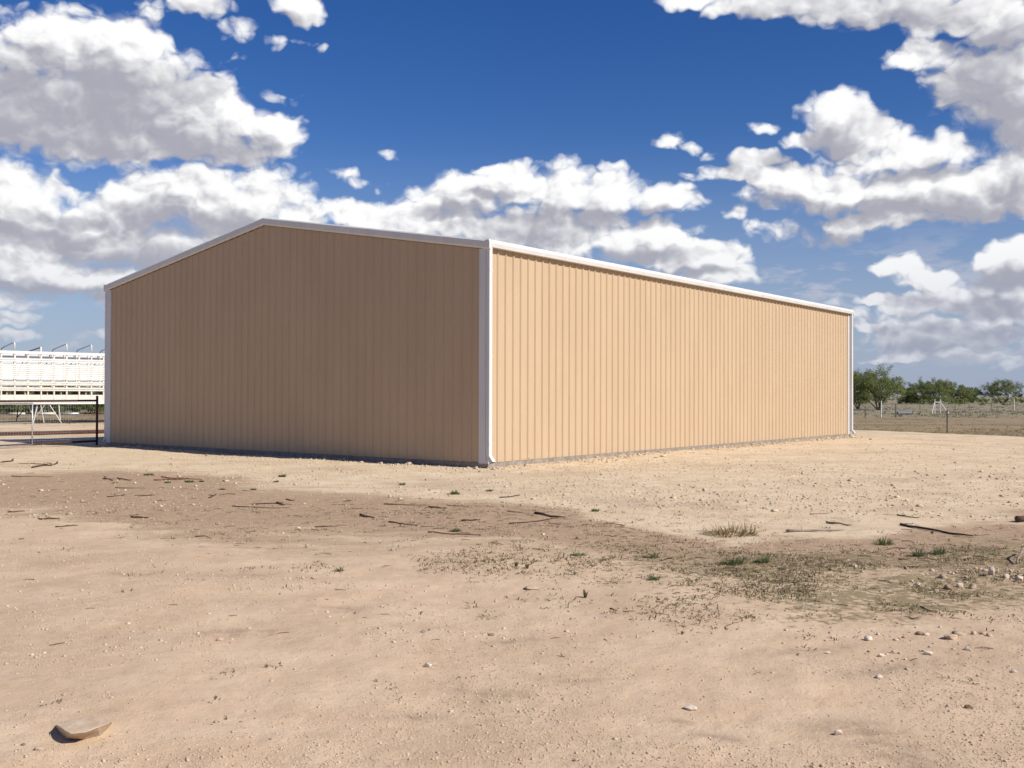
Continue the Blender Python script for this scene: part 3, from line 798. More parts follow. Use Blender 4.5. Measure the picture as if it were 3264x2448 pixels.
def stick(x0, y0, x1, y1, thick, label, mat='wood_dark', bend=0.06, lift=0.0, fork=0, seed=0):
    r_ = random.Random(int(x0 * 7 + y0) + seed)
    a, b = place(x0, y0), place(x1, y1)
    mid = (a + b) / 2
    ln = (b - a).length
    rad = thick * mid.y / FPX / 2
    e = MB()
    def limb(p, q, r0, r1, nseg=7, wob=bend, lft=lift):
        pts = []
        side = (q - p).cross(Vector((0, 0, 1))).normalized()
        L_ = (q - p).length
        ph = r_.uniform(0, 6)
        for k in range(nseg + 1):
            t = k / nseg
            c = p.lerp(q, t) + side * (math.sin(t * math.pi) * wob * L_ * r_.uniform(.6, 1.3) + math.sin(t * 9 + ph) * 0.012 * L_)
            g_ = hz(c.x, c.y)
            c.z = g_ + r0 * 0.55 + lft * L_ * math.sin(t * math.pi * .9) + abs(math.sin(t * 5 + ph)) * r0 * 0.7
            pts.append(c - mid)
        e.tube(pts, [(r0 + (r1 - r0) * k / nseg) * r_.uniform(.8, 1.2) for k in range(nseg + 1)], 6)
    limb(a, b, rad * 1.1, rad * 0.55)
    for _ in range(fork):
        t = r_.uniform(.3, .7)
        s0 = a.lerp(b, t)
        dr = (b - a).normalized()
        q = s0 + (dr * r_.uniform(.15, .35) + dr.cross(Vector((0, 0, 1))) * r_.choice((-1, 1)) * r_.uniform(.1, .3)) * ln
        limb(s0, q, rad * .7, rad * .3, 5)
    o = e.build('branch' if thick >= 5 or fork else 'stick', M[mat], None, True)
    o.location = mid
    return tag(o, label, 'branch' if thick >= 5 or fork else 'stick', 'dead sticks scattered on the dirt')
def leaf_cloud(name, centres, radii, n_each, size, mat, parent, tint_fn=None):
    """many small leaf faces around twig centres"""
    centres = np.array(centres); n = len(centres)
    idx = np.repeat(np.arange(n), n_each)
    N_ = len(idx)
    off = rs.normal(0, 1, (N_, 3)); off /= np.linalg.norm(off, axis=1)[:, None]
    off *= (np.array(radii)[idx] * rs.rand(N_) ** 0.45)[:, None]
    off[:, 2] *= 0.75
    P = centres[idx] + off
    u = rs.normal(0, 1, (N_, 3)); u /= np.linalg.norm(u, axis=1)[:, None]
    t = rs.normal(0, 1, (N_, 3)); w = np.cross(u, t); w /= np.linalg.norm(w, axis=1)[:, None]
    L_ = (size * rs.uniform(.6, 1.5, N_))[:, None]
    V = np.stack([P - u * L_ * .5, P + w * L_ * .28, P + u * L_ * .5, P - w * L_ * .28], 1).reshape(-1, 3)
    F = np.arange(N_ * 4).reshape(-1, 4)
    ctint = rs.uniform(.15, .85, n)
    T = np.repeat(np.clip(ctint[idx] + rs.normal(0, .15, N_), 0, 1), 4)
    me = np_mesh(name, V, F, mat, dict(tint=T))
    return link(bpy.data.objects.new(name, me), parent)
def tree(name, base, h, spread, seed, label, group, n_leaf=60, stems=5, leaf=0.11, mat='leaf', low=0.25, lean=0.0, cat='tree', lobes=44):
    r_ = random.Random(seed)
    root = tag(empty(name, base), label, cat, group)
    wood = MB(); tips = []
    def grow(p, d, L_, r0, depth):
        pts = [p.copy()]; q = p.copy(); dd = d.copy()
        for k in range(4):
            dd = (dd + Vector((r_.gauss(0, .16), r_.gauss(0, .16), r_.gauss(0, .10)))).normalized()
            q = q + dd * L_ / 4; pts.append(q.copy())
        wood.tube(pts, [r0 * (1 - .13 * k) for k in range(5)], 5 if depth < 2 else 4, cap=False)
        if depth >= 3 or L_ < 0.25:
            tips.append(q.copy()); tips.append(pts[2].copy()); return
        for _ in range(r_.choice((2, 3, 3))):
            a = r_.uniform(0, 2 * math.pi)
            nd = (dd * 0.75 + Vector((math.cos(a) * .75, math.sin(a) * .75, r_.uniform(-.10, .50)))).normalized()
            grow(q, nd, L_ * r_.uniform(.60, .86), r0 * .55, depth + 1)
        if depth >= 1: tips.append(q.copy())
    for k in range(stems):
        a = 2 * math.pi * (k + r_.uniform(-.3, .3)) / stems
        d = Vector((math.cos(a) * spread / h * 0.85 + lean, math.sin(a) * spread / h * 0.85, 1.0)).normalized()
        grow(Vector((math.cos(a) * .12, math.sin(a) * .12, -.1)), d, h * 0.36 * r_.uniform(.8, 1.15), 0.035 * h * .5, 0)
    wood.build('trunk', M['bark'], root, True)
    tp = np.array([tuple(t) for t in tips])
    keep = tp[:, 2] > h * low * .6
    tp = tp[keep]
    # fit the crown to its real size
    top = np.percentile(tp[:, 2], 98); kz = h * 0.92 / top
    tp[:, 2] *= kz
    kx = spread / max(np.percentile(np.abs(tp[:, 0]), 97), .1)
    tp[:, 0] *= min(kx, 1.6); tp[:, 1] *= min(kx, 1.6)
    for o in root.children: o.scale = (min(kx, 1.6), min(kx, 1.6), kz)
    # leafy masses: round lobes set around the limbs, each of many sprays
    lob = []
    for _ in range(lobes):
        q = math.sqrt(r_.random()) * .80; an = r_.uniform(0, 2 * math.pi)
        zt = h * (0.90 - 0.42 * q * q)
        c = np.array([math.cos(an) * q * spread, math.sin(an) * q * spread, r_.uniform(h * (low + .06), zt)])
        rad = h * r_.uniform(.07, .15)
        for _ in range(8):
            v = np.array([r_.gauss(0, 1), r_.gauss(0, 1), r_.gauss(0, .8)]); v *= rad * r_.uniform(.5, 1.0) / np.linalg.norm(v)
            lob.append(c + v)
    allp = np.concatenate([tp, np.array(lob)], 0)
    allp = allp[allp[:, 2] > h * low * .8]
    leaf_cloud('crown', allp, rs.uniform(.26, .52, len(allp)) * h / 4.6, n_leaf, leaf, M[mat], root)
    return root

# ---------------------------------------------------------------- cattle trailer, left background
TD = Vector((0.733, 0.680, 0)).normalized()
tr = empty('livestock_trailer', Vector((-28.2, 56.0, 0)), math.atan2(TD.y, TD.x))
tag(tr, 'long white slatted livestock trailer with hoops on top, behind the pipe fence', 'trailer')
TL0, TL1, TWD = -2.8, 10.4, 2.45
BOARDS = [(3.905, 4.085, 'trailer'), (3.575, 3.690, 'trailer'), (3.460, 3.568, 'trailer'),
          (3.262, 3.362, 'trailer'), (3.154, 3.256, 'trailer'), (3.046, 3.148, 'trailer'), (2.938, 3.040, 'trailer'), (2.830, 2.932, 'trailer'), (2.722, 2.824, 'trailer'), (2.614, 2.716, 'trailer'), (2.490, 2.608, 'trailer'),
          (2.288, 2.390, 'cream'), (2.180, 2.282, 'cream'), (1.955, 2.055, 'cream'), (1.845, 1.949, 'cream')]
for y, sg in ((0.0, -1), (TWD, 1)):
    for z0, z1, mt in BOARDS:
        prof = [(0.0, z0 + .004), (0.026, z0 + .004), (0.042, z0 + 0.016), (0.042, z1 - 0.016), (0.026, z1 - .004), (0.0, z1 - .004)]
        MB().prism([(TL0, y + sg * n, z) for n, z in prof], [(TL1, y + sg * n, z) for n, z in prof]).build('slat', M[mt], tr)
    k = 0
    x = TL0 + 0.06
    while x < TL1:
        MB().box((x, min(y - sg * 0.062, y - sg * 0.002), 1.15), (x + 0.085, max(y - sg * 0.062, y - sg * 0.002), 4.075)).build('stake', M['cream'], tr)
        if sg < 0:
            MB().box((x + 0.005, y - 0.040, 1.345), (x + 0.08, y - 0.024, 1.84)).build('stake_cover', M['cream'], tr)
        x += 0.70; k += 1
    lp = MB().box((TL0, min(y, y + sg * 0.02), 1.34), (TL1, max(y, y + sg * 0.02), 1.645)).build('kick_panel', M['cream'], tr)
    MB().box((TL0, min(y, y + sg * 0.03), 1.215), (TL1, max(y, y + sg * 0.03), 1.335)).build('side_rail', M['trailer'], tr)
    MB().box((TL0, min(y, y + sg * 0.045), 1.11), (TL1, max(y, y + sg * 0.045), 1.21)).build('frame_rail', M['trailer'], tr)
    MB().tube([(TL0, y - sg * .10, 3.76), (TL1, y - sg * .10, 3.76)], 0.022, 6).build('inner_rod', M['rust'], tr)
MB().box((TL0, 0.05, 1.10), (TL1, TWD - 0.05, 1.20)).build('floor_deck', M['rusty_cream'], tr)
MB().box((TL0, 0.10, 2.05), (TL1, TWD - 0.10, 2.10)).build('upper_deck', M['rusty_cream'], tr)
for xe in (TL0, TL1 - 0.04):
    MB().box((xe, 0.0, 1.2), (xe + 0.04, TWD, 4.05)).build('end_panel', M['trailer'], tr)
# inner dividers, seen as rusty shapes through the gaps
for xd in (0.4, 1.35, 2.55, 3.3, 4.7, 6.4):
    MB().box((xd, 0.08, 1.21), (xd + 0.05, TWD - 0.08, 2.04)).build('divider', M['rusty_cream'], tr)
# hoops across the top
for k, x in enumerate(np.arange(TL0 + 0.78, TL1, 1.405)):
    if k == 3:
        e = MB()
        e.box((x - 0.06, -0.03, 4.05), (x + 0.02, 0.05, 4.34))
        e.build('ladder_post', M['trailer'], tr)
        MB().tube([(x - 0.02, 0.05, 4.32), (x - 0.02, TWD, 4.12)], 0.03, 6).build('cross_bar', M['rust'], tr)
        continue
    pts = [(x, 0.02, 4.07), (x, 0.02, 4.44)]
    for q in range(1, 6):
        a = q / 6 * math.pi / 2
        pts.append((x, 0.02 + 0.16 * (1 - math.cos(a)), 4.44 + 0.12 * math.sin(a)))
    pts += [(x, 0.22, 4.555), (x, TWD - 0.25, 4.32), (x, TWD - 0.07, 4.24), (x, TWD - 0.02, 4.07)]
    MB().tube(pts, 0.036, 8).build('roof_hoop', M['trailer'] , tr, True)
# landing legs and cross bracing under the front
def tpt(zx, zy, dy=0.0):
    """point on the near side of the trailer from a bearing"""
    p = at_depth(zx * 0.2411, 1050 + zy * 0.2411, 57.5 + dy)
    return tr.matrix_basis.inverted() @ p
bpy.context.view_layer.update()
for (xa, ya, xb, yb, r_) in ((380, 1000, 440, 1165, .022), (495, 1000, 433, 1262, .036), (540, 1000, 582, 1235, .022), (592, 1000, 470, 1160, .022), (658, 1000, 812, 1238, .024), (778, 1000, 797, 1200, .026)):
    MB().tube([tpt(xa, ya), tpt(xb, yb)], r_, 7).build('landing_leg', M['cream'], tr)
for (xa, ya, xb, yb) in ((245, 1010, 212, 1240), (320, 1060, 215, 1175)):
    MB().tube([tpt(xa, ya, 2), tpt(xb, yb, 2)], .03, 6).build('landing_leg', M['rust'], tr)
# axles, hidden behind the building from here
for x in (8.3, 9.5):
    for y in (0.25, TWD - 0.25):
        w_ = MB().prism([(x + 0.5 * math.cos(a * math.pi / 8), y - .14, 0.5 + 0.5 * math.sin(a * math.pi / 8)) for a in range(16)], [(x + 0.5 * math.cos(a * math.pi / 8), y + .14, 0.5 + 0.5 * math.sin(a * math.pi / 8)) for a in range(16)]).build('wheel', M['tyre'], tr)
        MB().prism([(x + 0.27 * math.cos(a * math.pi / 6), y - .15, 0.5 + 0.27 * math.sin(a * math.pi / 6)) for a in range(12)], [(x + 0.27 * math.cos(a * math.pi / 6), y + .15, 0.5 + 0.27 * math.sin(a * math.pi / 6)) for a in range(12)]).build('rim', M['galv'], w_)
MB().box((7.7, 0.5, 0.75), (10.1, TWD - 0.5, 1.10)).build('suspension', M['rust'], tr)

# ---------------------------------------------------------------- pipe fence and gate
FP = at_depth(308.6, 1421, 34.4); FP.z = 0
FQ = at_depth(-60, 1421, 30.4); FQ.z = 0
FD = (FQ - FP).normalized()
FLN = 6.5
fence = empty('pipe_fence', FP, math.atan2(FD.y, FD.x))
tag(fence, 'rusty pipe fence with woven wire beside the white corner trim', 'fence')
MB().tube([(0, 0, -0.3), (0, 0, 1.635), (0, 0, 1.64)], [0.040, 0.040, 0.03], 10).build('post', M['rust'], fence, False)
MB().tube([(FLN, 0, -0.3), (FLN, 0, 1.60)], 0.040, 10).build('post', M['rust'], fence)
MB().tube([(0.041, 0, 1.475), (FLN - .041, 0, 1.465)], 0.034, 8).build('top_rail', M['rust'], fence, True)
MB().tube([(0.041, 0, 0.115), (FLN - .041, 0, 0.105)], 0.034, 8).build('bottom_rail', M['rust'], fence, True)
def wires(x0, x1, z0, z1, y):
    e = MB()
    def w(a, b, r_=0.0020):
        d = (Vector(b) - Vector(a)); u = d.cross(Vector((0, 1, 0))).normalized() * r_; v = Vector((0, r_, 0))
        i = len(e.v)
        for p in (Vector(a), Vector(b)):
            e.v += [tuple(p + u), tuple(p + v), tuple(p - u), tuple(p - v)]
        for k in range(4): e.f.append((i + k, i + (k + 1) % 4, i + 4 + (k + 1) % 4, i + 4 + k))
    x = x0
    while x <= x1:
        w((x, y, z0), (x, y, z1)); x += 0.10
    z = z0
    while z <= z1:
        w((x0, y, z), (x1, y, z)); z += 0.075 if z < 0.6 else 0.15
    return e
o = wires(-4.5, -0.05, 0.05, 1.30, -0.05).build('woven_wire', M['galv'], fence); o['kind'] = 'stuff'
o = wires(0.05, FLN, 0.13, 1.44, -0.045).build('woven_wire', M['galv'], fence); o['kind'] = 'stuff'
MB().tube([(-4.6, 0, -0.3), (-4.6, 0, 1.6)], 0.038, 8).build('post', M['rust'], fence)
gx = (at_depth(82, 1400, 31.9) - FP).dot(FD)
gate = empty('wire_gate', FP + FD * gx + Vector((0.10, 0.12, 0)), math.atan2(FD.y, FD.x))
tag(gate, 'galvanised tube gate frame standing behind the rusty rails at the far left', 'gate')
MB().tube([(0, 0, 0.06), (0, 0, 1.42)], 0.021, 8).build('stile', M['galv'], gate, True)
MB().tube([(2.4, 0, 0.06), (2.4, 0, 1.42)], 0.021, 8).build('stile', M['galv'], gate, True)
for z in (0.085, 0.80, 1.40):
    MB().tube([(0.022, 0, z), (2.378, 0, z)], 0.019, 8).build('gate_rail', M['galv'], gate, True)
# things lying beyond the fence
def pipe_on_ground(name, a, b, r_, mat, label, cat, group):
    mid = (a + b) / 2
    mid.z = 0
    za, zb = hz(a.x, a.y), hz(b.x, b.y)
    o = MB().tube([Vector((a.x, a.y, za + r_)) - mid, Vector((b.x, b.y, zb + r_)) - mid], r_, 10).build(name, M[mat], None, True)
    o.location = mid
    return tag(o, label, cat, group)
g1 = 'rusty pipes on the ground behind the fence'
pa, pb = on_ground(-60, 1393), on_ground(420, 1378)
sd = Vector((0.60, -0.8, 0)) * 0.24
pipe_on_ground('rusty_pipe', pa, pb, .085, 'rust', 'farther of the two rusty pipes lying behind the pipe fence', 'pipe', g1)
pipe_on_ground('rusty_pipe', pa + sd, pb + sd, .075, 'rust', 'nearer of the two rusty pipes lying behind the pipe fence', 'pipe', g1)
g2 = 'white pipes in the grass under the trailer'
for xa, xb, mt, lb in ((29, 80, 'cream', 'short white pipe lying left of the galvanised gate stile, beneath the trailer'), (116, 178, 'cream', 'white pipe lying in the grass behind the trailer landing legs'), (186, 252, 'galv', 'blue-grey pipe lying in the grass right of the trailer landing legs')):
    pipe_on_ground('white_pipe', on_ground(xa, 1322.5), on_ground(xb, 1322.5), .10, mt, lb, 'pipe', g2)

# ---------------------------------------------------------------- trees and scrub
def field_pt(px, py, z=-0.34):
    p = on_ground(px, py, z)
    return Vector((p.x, p.y, hz(p.x, p.y)))
gt_ = 'mesquite trees across the pasture'
def mesq(px, base_y, top_y, half_w, seed, label, n_leaf, stems, shift=0, **k):
    b_ = field_pt(px, base_y)
    h_ = (base_y - top_y) * b_.y / FPX
    return tree('mesquite_tree', b_, h_, half_w * b_.y / FPX, seed, label, gt_, n_leaf, stems, **k)
mesq(2800, 1307, 1166, 88, 3, 'largest leafy mesquite tree, just right of the building, white pole before it', 36, 6, leaf=0.15, low=.20)
mesq(2735, 1304, 1182, 60, 12, 'green tree half hidden behind the building far downspout', 31, 5, leaf=0.15, low=.12)
mesq(2938, 1288, 1212, 62, 5, 'dark mesquite tree behind and left of the white pipe brace', 31, 5, leaf=0.2, low=.06, mat='leaf_dark')
mesq(2985, 1287, 1205, 55, 21, 'round mesquite tree right behind the white pipe brace', 33, 5, leaf=0.2, low=.06)
mesq(3050, 1286, 1220, 48, 8, 'bright green mesquite tree right of the white pipe brace', 29, 4, leaf=0.2, low=.03)
mesq(3098, 1284, 1232, 30, 31, 'small low mesquite tree between the clump and the lone tree', 26, 4, leaf=0.2, low=.1, mat='leaf_dark')
mesq(3196, 1286, 1208, 72, 14, 'lone mesquite tree with dark spreading trunks at the right edge of the picture', 33, 5, leaf=0.19, low=.24, mat='leaf_dark')
mesq(2905, 1287, 1238, 22, 27, 'low dark bush between the largest mesquite and the clump', 23, 4, leaf=0.2, low=.03, mat='leaf_dark')
# dead brush under the trees
for px, by, ty, w, lb in ((2882, 1283, 1264, 14, 'purple-brown dead brush pile beside the largest mesquite'), (2918, 1283, 1272, 18, 'low dead brush pile under the dark mesquite clump'), (3077, 1283, 1266, 18, 'dead brush pile right of the mesquite clump')):
    b_ = field_pt(px, by)
    wd, h_ = w * b_.y / FPX, (by - ty) * b_.y / FPX
    n = 60
    c = np.stack([rs.normal(0, wd * .5, n), rs.normal(0, wd * .4, n), rs.uniform(0.1, h_, n)], -1)
    o = leaf_cloud('dead_brush', c, np.full(n, wd * .25), 30, 0.22, M['brush'], None); o.location = b_
    tag(o, lb, 'brush', 'dead brush under the mesquites')
# hedge of scrub seen under the trailer
BUSH = ['green scrub bush beyond the trailer, outside the left edge of the picture', 'green scrub bush beyond the trailer at the left edge of the picture', 'scrub bush beyond the trailer, left of the galvanised gate stile',
        'scrub bush beyond the trailer, behind the galvanised gate stile', 'scrub bush beyond the left landing legs of the trailer', 'scrub bush beyond the right landing leg of the trailer',
        'scrub bush beyond the blue-grey pipe under the trailer', 'scrub bush beyond the rusty fence post', 'scrub bush beyond the trailer, half hidden by the building corner']
for k in range(9):
    px = -70 + k * 52
    b_ = field_pt(px, 1316 + (k % 3) * 2, 0.0)
    h_ = (2.3, 1.9, 2.7)[k % 3]
    n = 70
    c = np.stack([rs.normal(0, 1.1, n), rs.normal(0, .8, n), rs.uniform(0.25, h_, n) ** 0.9], -1)
    root = tag(empty('scrub_bush', b_), BUSH[k], 'bush', 'scrub bushes behind the trailer')
    leaf_cloud('foliage', c, rs.uniform(.3, .6, n), 50, 0.16, M['leaf_dark' if k % 2 else 'leaf'], root)
    e = MB()
    for q in range(5):
        e.tube([(0.1 * q - .2, 0, -.1), (0.35 * q - .7, .1 * q, h_ * .7)], [.04, .02], 5)
    e.build('stem', M['bark'], root)
# far brush line on the horizon: one mass
n = 500
ang = np.concatenate([rs.uniform(-34, -20, n // 3), rs.uniform(14, 34, n - n // 3)]) * math.pi / 180
dist = rs.uniform(260, 620, n)
cx_, cy_ = dist * np.sin(ang), dist * np.cos(ang)
cz_ = height(cx_, cy_) + rs.uniform(0.1, 1.3, n) * rs.uniform(.4, 1, n)
o = leaf_cloud('far_brush', np.stack([cx_, cy_, cz_], -1), rs.uniform(.6, 1.5, n), 30, 0.6, M['leaf_dark'], None)
tag(o, kind='stuff')

# ---------------------------------------------------------------- pasture fences, right background
pf = empty('wire_fence', field_pt(2757, 1334))
tag(pf, 'thin barbed wire fence with steel posts along the pasture', 'fence')
org = pf.location.copy()
spots = [(2690, 1337, 1.15), (2757, 1334, 1.16), (2855, 1330, 1.30), (2932, 1323, 1.12), (3044, 1318, 1.12), (3089, 1312, 1.12), (3160, 1309, 1.12), (3300, 1304, 1.12)]
ps = []
for px, py, h_ in spots:
    p = field_pt(px, py)
    q = p - org
    ps.append(q)
    e = MB(); w_ = 0.05 if h_ > 1.25 else 0.034
    e.prism([(q.x - w_, q.y - .02, q.z - .3), (q.x + w_, q.y - .02, q.z - .3), (q.x + .012, q.y + .03, q.z - .3), (q.x - .012, q.y + .03, q.z - .3)], [(q.x - w_, q.y - .02, q.z + h_), (q.x + w_, q.y - .02, q.z + h_), (q.x + .012, q.y + .03, q.z + h_), (q.x - .012, q.y + .03, q.z + h_)])
    e.build('post', M['steel'], pf)
for z in (0.35, 0.62, 0.88, 1.08):
    MB().tube([q + Vector((0, -.03, z)) for q in ps], 0.003, 4).build('wire', M['galv'], pf)
def white_pole(px, py, top, r_, label, mat='trailer'):
    p = field_pt(px, py)
    h_ = (py - top) * p.y / FPX
    o = MB().tube([(0, 0, -.3), (0, 0, h_ - .02), (0, 0, h_)], [r_, r_, r_ * .7], 9).build('pipe_post', M[mat], None)
    o.location = p
    return tag(o, label, 'post', 'single posts in the pasture')
white_pole(2809, 1332, 1278, 0.055, 'white pipe post standing before the largest mesquite tree')
white_pole(3232, 1307, 1272, 0.085, 'pale weathered post standing before the lone tree at the right edge', 'cream')
white_pole(3019, 1379, 1306, 0.030, 'short dark steel post at the edge of the pale gravel pad', 'steel')
p = field_pt(2989, 1318)
br = tag(empty('pipe_brace', p), 'white pipe H-brace with two slanting legs standing in the pasture', 'fence brace')
sc_ = p.y / FPX
for dx in (-9.5, 8.5):
    MB().tube([(dx * sc_, 0, -.3), (dx * sc_, 0, 46 * sc_)], 0.055, 8).build('post', M['trailer'], br)
MB().tube([(-8 * sc_, 0, 36 * sc_), (7 * sc_, 0, 36 * sc_)], 0.045, 8).build('cross_bar', M['trailer'], br)
MB().tube([(-10.5 * sc_, 0, 34 * sc_), (-24 * sc_, -.4, -.1)], 0.05, 8).build('slanting_leg', M['trailer'], br)
MB().tube([(9.5 * sc_, 0, 34 * sc_), (31 * sc_, -.4, -.05)], 0.05, 8).build('slanting_leg', M['trailer'], br)
p = field_pt(2885, 1321)
sc_ = p.y / FPX
tg = tag(empty('culvert_pipe', p), 'short blue-grey corrugated pipe lying in the grass left of the pipe brace', 'culvert pipe')
e = MB()
pts, rr = [], []
for k in range(41):
    pts.append((-24 * sc_ + k * 48 * sc_ / 40, 0.006 * k, 4.6 * sc_)); rr.append(4.6 * sc_ * (1.0 if k % 2 else 0.90))
e.tube(pts, rr, 14).build('corrugated_wall', M['trough'], tg)
for k, x in ((0, -24.4), (40, 24.4)):
    MB().tube([(x * sc_ - .02, 0.006 * k, 4.6 * sc_), (x * sc_ + .02, 0.006 * k, 4.6 * sc_)], 4.9 * sc_, 14).build('end_band', M['steel'], tg)

# ---------------------------------------------------------------- rocks one can pick out
def slab_rock():
    c = place(265, 2325)
    top = [(795, 462), (1000, 395), (1190, 372), (1410, 372), (1572, 442), (1390, 520), (1198, 592), (985, 608), (905, 565)]
    bot = [(770, 500), (990, 430), (1190, 400), (1420, 400), (1590, 470), (1420, 640), (1180, 700), (940, 698), (850, 610)]
    m = MB()
    z = hz(c.x, c.y)
    A = [on_ground(x / 4.424, 2200 + y / 4.424, z + 0.060) - c for x, y in top]
    B = [on_ground(x / 4.424, 2200 + y / 4.424, z - 0.006) - c for x, y in bot]
    for k in (0, 1, 2, 3): A[k].z -= 0.010 * (3 - k) / 3
    bm = bmesh.new()
    va = [bm.verts.new(p) for p in A]; vb = [bm.verts.new(p) for p in B]
    n = len(va)
    bm.faces.new(va[::-1])
    for k in range(n): bm.faces.new((va[k], va[(k + 1) % n], vb[(k + 1) % n], vb[k]))
    bmesh.ops.recalc_face_normals(bm, faces=bm.faces[:])
    bmesh.ops.bevel(bm, geom=[e for e in bm.edges if len(e.link_faces) == 2], offset=0.003, segments=1, affect='EDGES')
    bmesh.ops.triangulate(bm, faces=bm.faces[:])
    bmesh.ops.subdivide_edges(bm, edges=bm.edges[:], cuts=2, use_grid_fill=True)
    for v in bm.verts:
        v.co += Vector(mnoise.noise_vector(v.co * 22)) * 0.0035
    me = bpy.data.meshes.new('rock'); bm.to_mesh(me); bm.free(); me.materials.append(M['slab_rock'])
    o = link(bpy.data.objects.new('rock', me)); o.location = c
    tag(o, 'large flat tan slab of rock half buried in the foreground dirt, bottom left', 'rock', 'loose rocks on the ground')
M['slab_rock'] = simple('slab_rock', (0.46, 0.325, 0.215), (0.60, 0.475, 0.345), 9.0, 0.95, 6.0, bump=0.5, spec=0.15)
slab_rock()
rock(122, 2390, 38, 'small rounded tan rock just below the large slab of rock', 'rock_tan', .5, .8, 1)
rock(75, 2375, 20, 'small brown stone left of the rounded rock below the slab', 'rock_brown', .5, .8, 2)
rock(1366, 2126, 32, 'angular white stone alone on the road, left of centre', 'rock_pale', .8, .8, 3)
rock(700, 2042, 26, 'pale pink stone on the road at the left', 'rock_tan', .65, .8, 4)
rock(1566, 2025, 27, 'low brown stone in the middle of the road', 'rock_brown', .4, .8, 5)
rock(1431, 2073, 22, 'flat white stone flush with the road, above the angular white one', 'rock_pale', .3, .8, 6)
rock(1696, 1877, 62, 'wide flat pale stone where the weeds begin', 'rock_tan', .28, .7, 7)
rock(2200, 2262, 52, 'low pale stone with a shadowed left end in the lower right foreground', 'rock_pale', .42, .7, 8)
rock(2671, 2342, 34, 'rounded white stone near the lower right of the road', 'rock_pale', .8, .8, 9)
rock(2803, 2160, 30, 'pale stone in the dark damp patch at right', 'rock_pale', .5, .8, 10)
rock(2810, 2093, 30, 'pale stone with a pointed right end, above the damp patch', 'rock_pale', .5, .6, 11)
rock(2960, 2086, 32, 'cracked pale stone right of the pointed one', 'rock_pale', .6, .8, 12)
rock(3084, 2072, 24, 'small pale stone below the rubble heap at right', 'rock_pale', .7, .8, 13)
rock(3089, 2258, 36, 'dark brown stone with a deep shadow on the right foreground', 'rock_brown', .55, .7, 14)
rock(2639, 2083, 16, 'tiny round pale stone left of the damp patch', 'rock_pale', .7, .9, 15)
rock(3231, 2143, 22, 'grey stone close to the right edge of the picture', 'rock_pale', .6, .8, 16)
rock(2768, 2040, 34, 'pale stone with crumbled bits in front of it', 'rock_pale', .6, .8, 17)
rock(2110, 2419, 26, 'grey stone at the bottom edge, right of centre', 'rock_tan', .8, .8, 18)
rock(1837, 2426, 22, 'pale lump at the bottom edge, near the centre', 'rock_tan', .7, .8, 19)
rock(3161, 1832, 24, 'upright pale stone standing on the rubble ridge', 'rock_pale', 1.7, .7, 20)
rock(3140, 1836, 24, 'dark stone leaning on the upright one of the ridge', 'rock_brown', .8, .8, 21)
rock(2925, 1866, 26, 'pale stone at the left end of the rubble ridge', 'rock_pale', .7, .8, 22)
rock(3024, 1878, 38, 'largest brown stone of the rubble ridge', 'rock_brown', .7, .8, 23)
rock(3059, 1872, 28, 'pale stone touching the largest brown one of the ridge', 'rock_pale', .9, .8, 24)
rock(3099, 1876, 32, 'pale blocky stone in the middle of the rubble ridge', 'rock_tan', .8, .8, 25)
rock(3208, 1842, 26, 'pale stone right of the upright stone on the ridge', 'rock_pale', .8, .8, 26)
rock(3250, 1848, 30, 'pale stone of the ridge at the edge of the picture', 'rock_pale', .8, .8, 27)
rock(2651, 1818, 22, 'brown stone in the grass left of the rubble ridge', 'rock_brown', .6, .8, 28)
rock(2985, 1885, 18, 'small pale stone below the ridge left of the brown one', 'rock_pale', .7, .8, 29)
rock(3030, 2036, 60, 'large pale flat stone half sunk in the rubble heap at right', 'rock_tan', .4, .7, 30)
rock(2930, 2022, 30, 'brown stone of the rubble heap at right', 'rock_brown', .5, .8, 31)
rock(1664, 1511, 13, 'tan stone before the long wall, below the leaning stick', 'rock_tan', .8, .8, 32)
rock(1527, 1504, 9, 'small brown stone just in front of the building corner', 'rock_brown', .8, .8, 33)
rock(1731, 1705, 14, 'round white stone on the brown dirt, centre', 'rock_pale', .8, .8, 34)
rock(950, 1688, 20, 'whitish stone with smaller ones on the brown dirt', 'rock_pale', .7, .8, 35)
rock(902, 1701, 12, 'small pale stone left of the whitish one on the dirt', 'rock_pale', .7, .8, 36)
rock(980, 1744, 22, 'tan block of stone at the lower edge of the dirt band', 'rock_tan', .7, .8, 37)
rock(624, 1551, 13, 'pale stone beside the green weed on the dirt band', 'rock_pale', .7, .8, 38)
rock(430, 1541, 12, 'pale stone at the end of the reddish sticks', 'rock_pale', .7, .8, 39)
rock(2776, 1402, 14, 'dark brown rock near the far corner of the building', 'rock_brown', .6, .8, 40)
rock(2748, 1394, 10, 'white rock below the far downspout', 'rock_pale', .8, .8, 41)
rock(2115, 1457, 26, 'low heap of white rubble at the foot of the long wall', 'rock_pale', .45, .7, 42)
rock(2090, 1460, 16, 'white rubble piece left of the heap at the wall foot', 'rock_pale', .5, .7, 43)
rock(1356, 1531, 5, 'small black upright lump on the pale ground before the gable', 'black', 2.0, .8, 44, group=None)

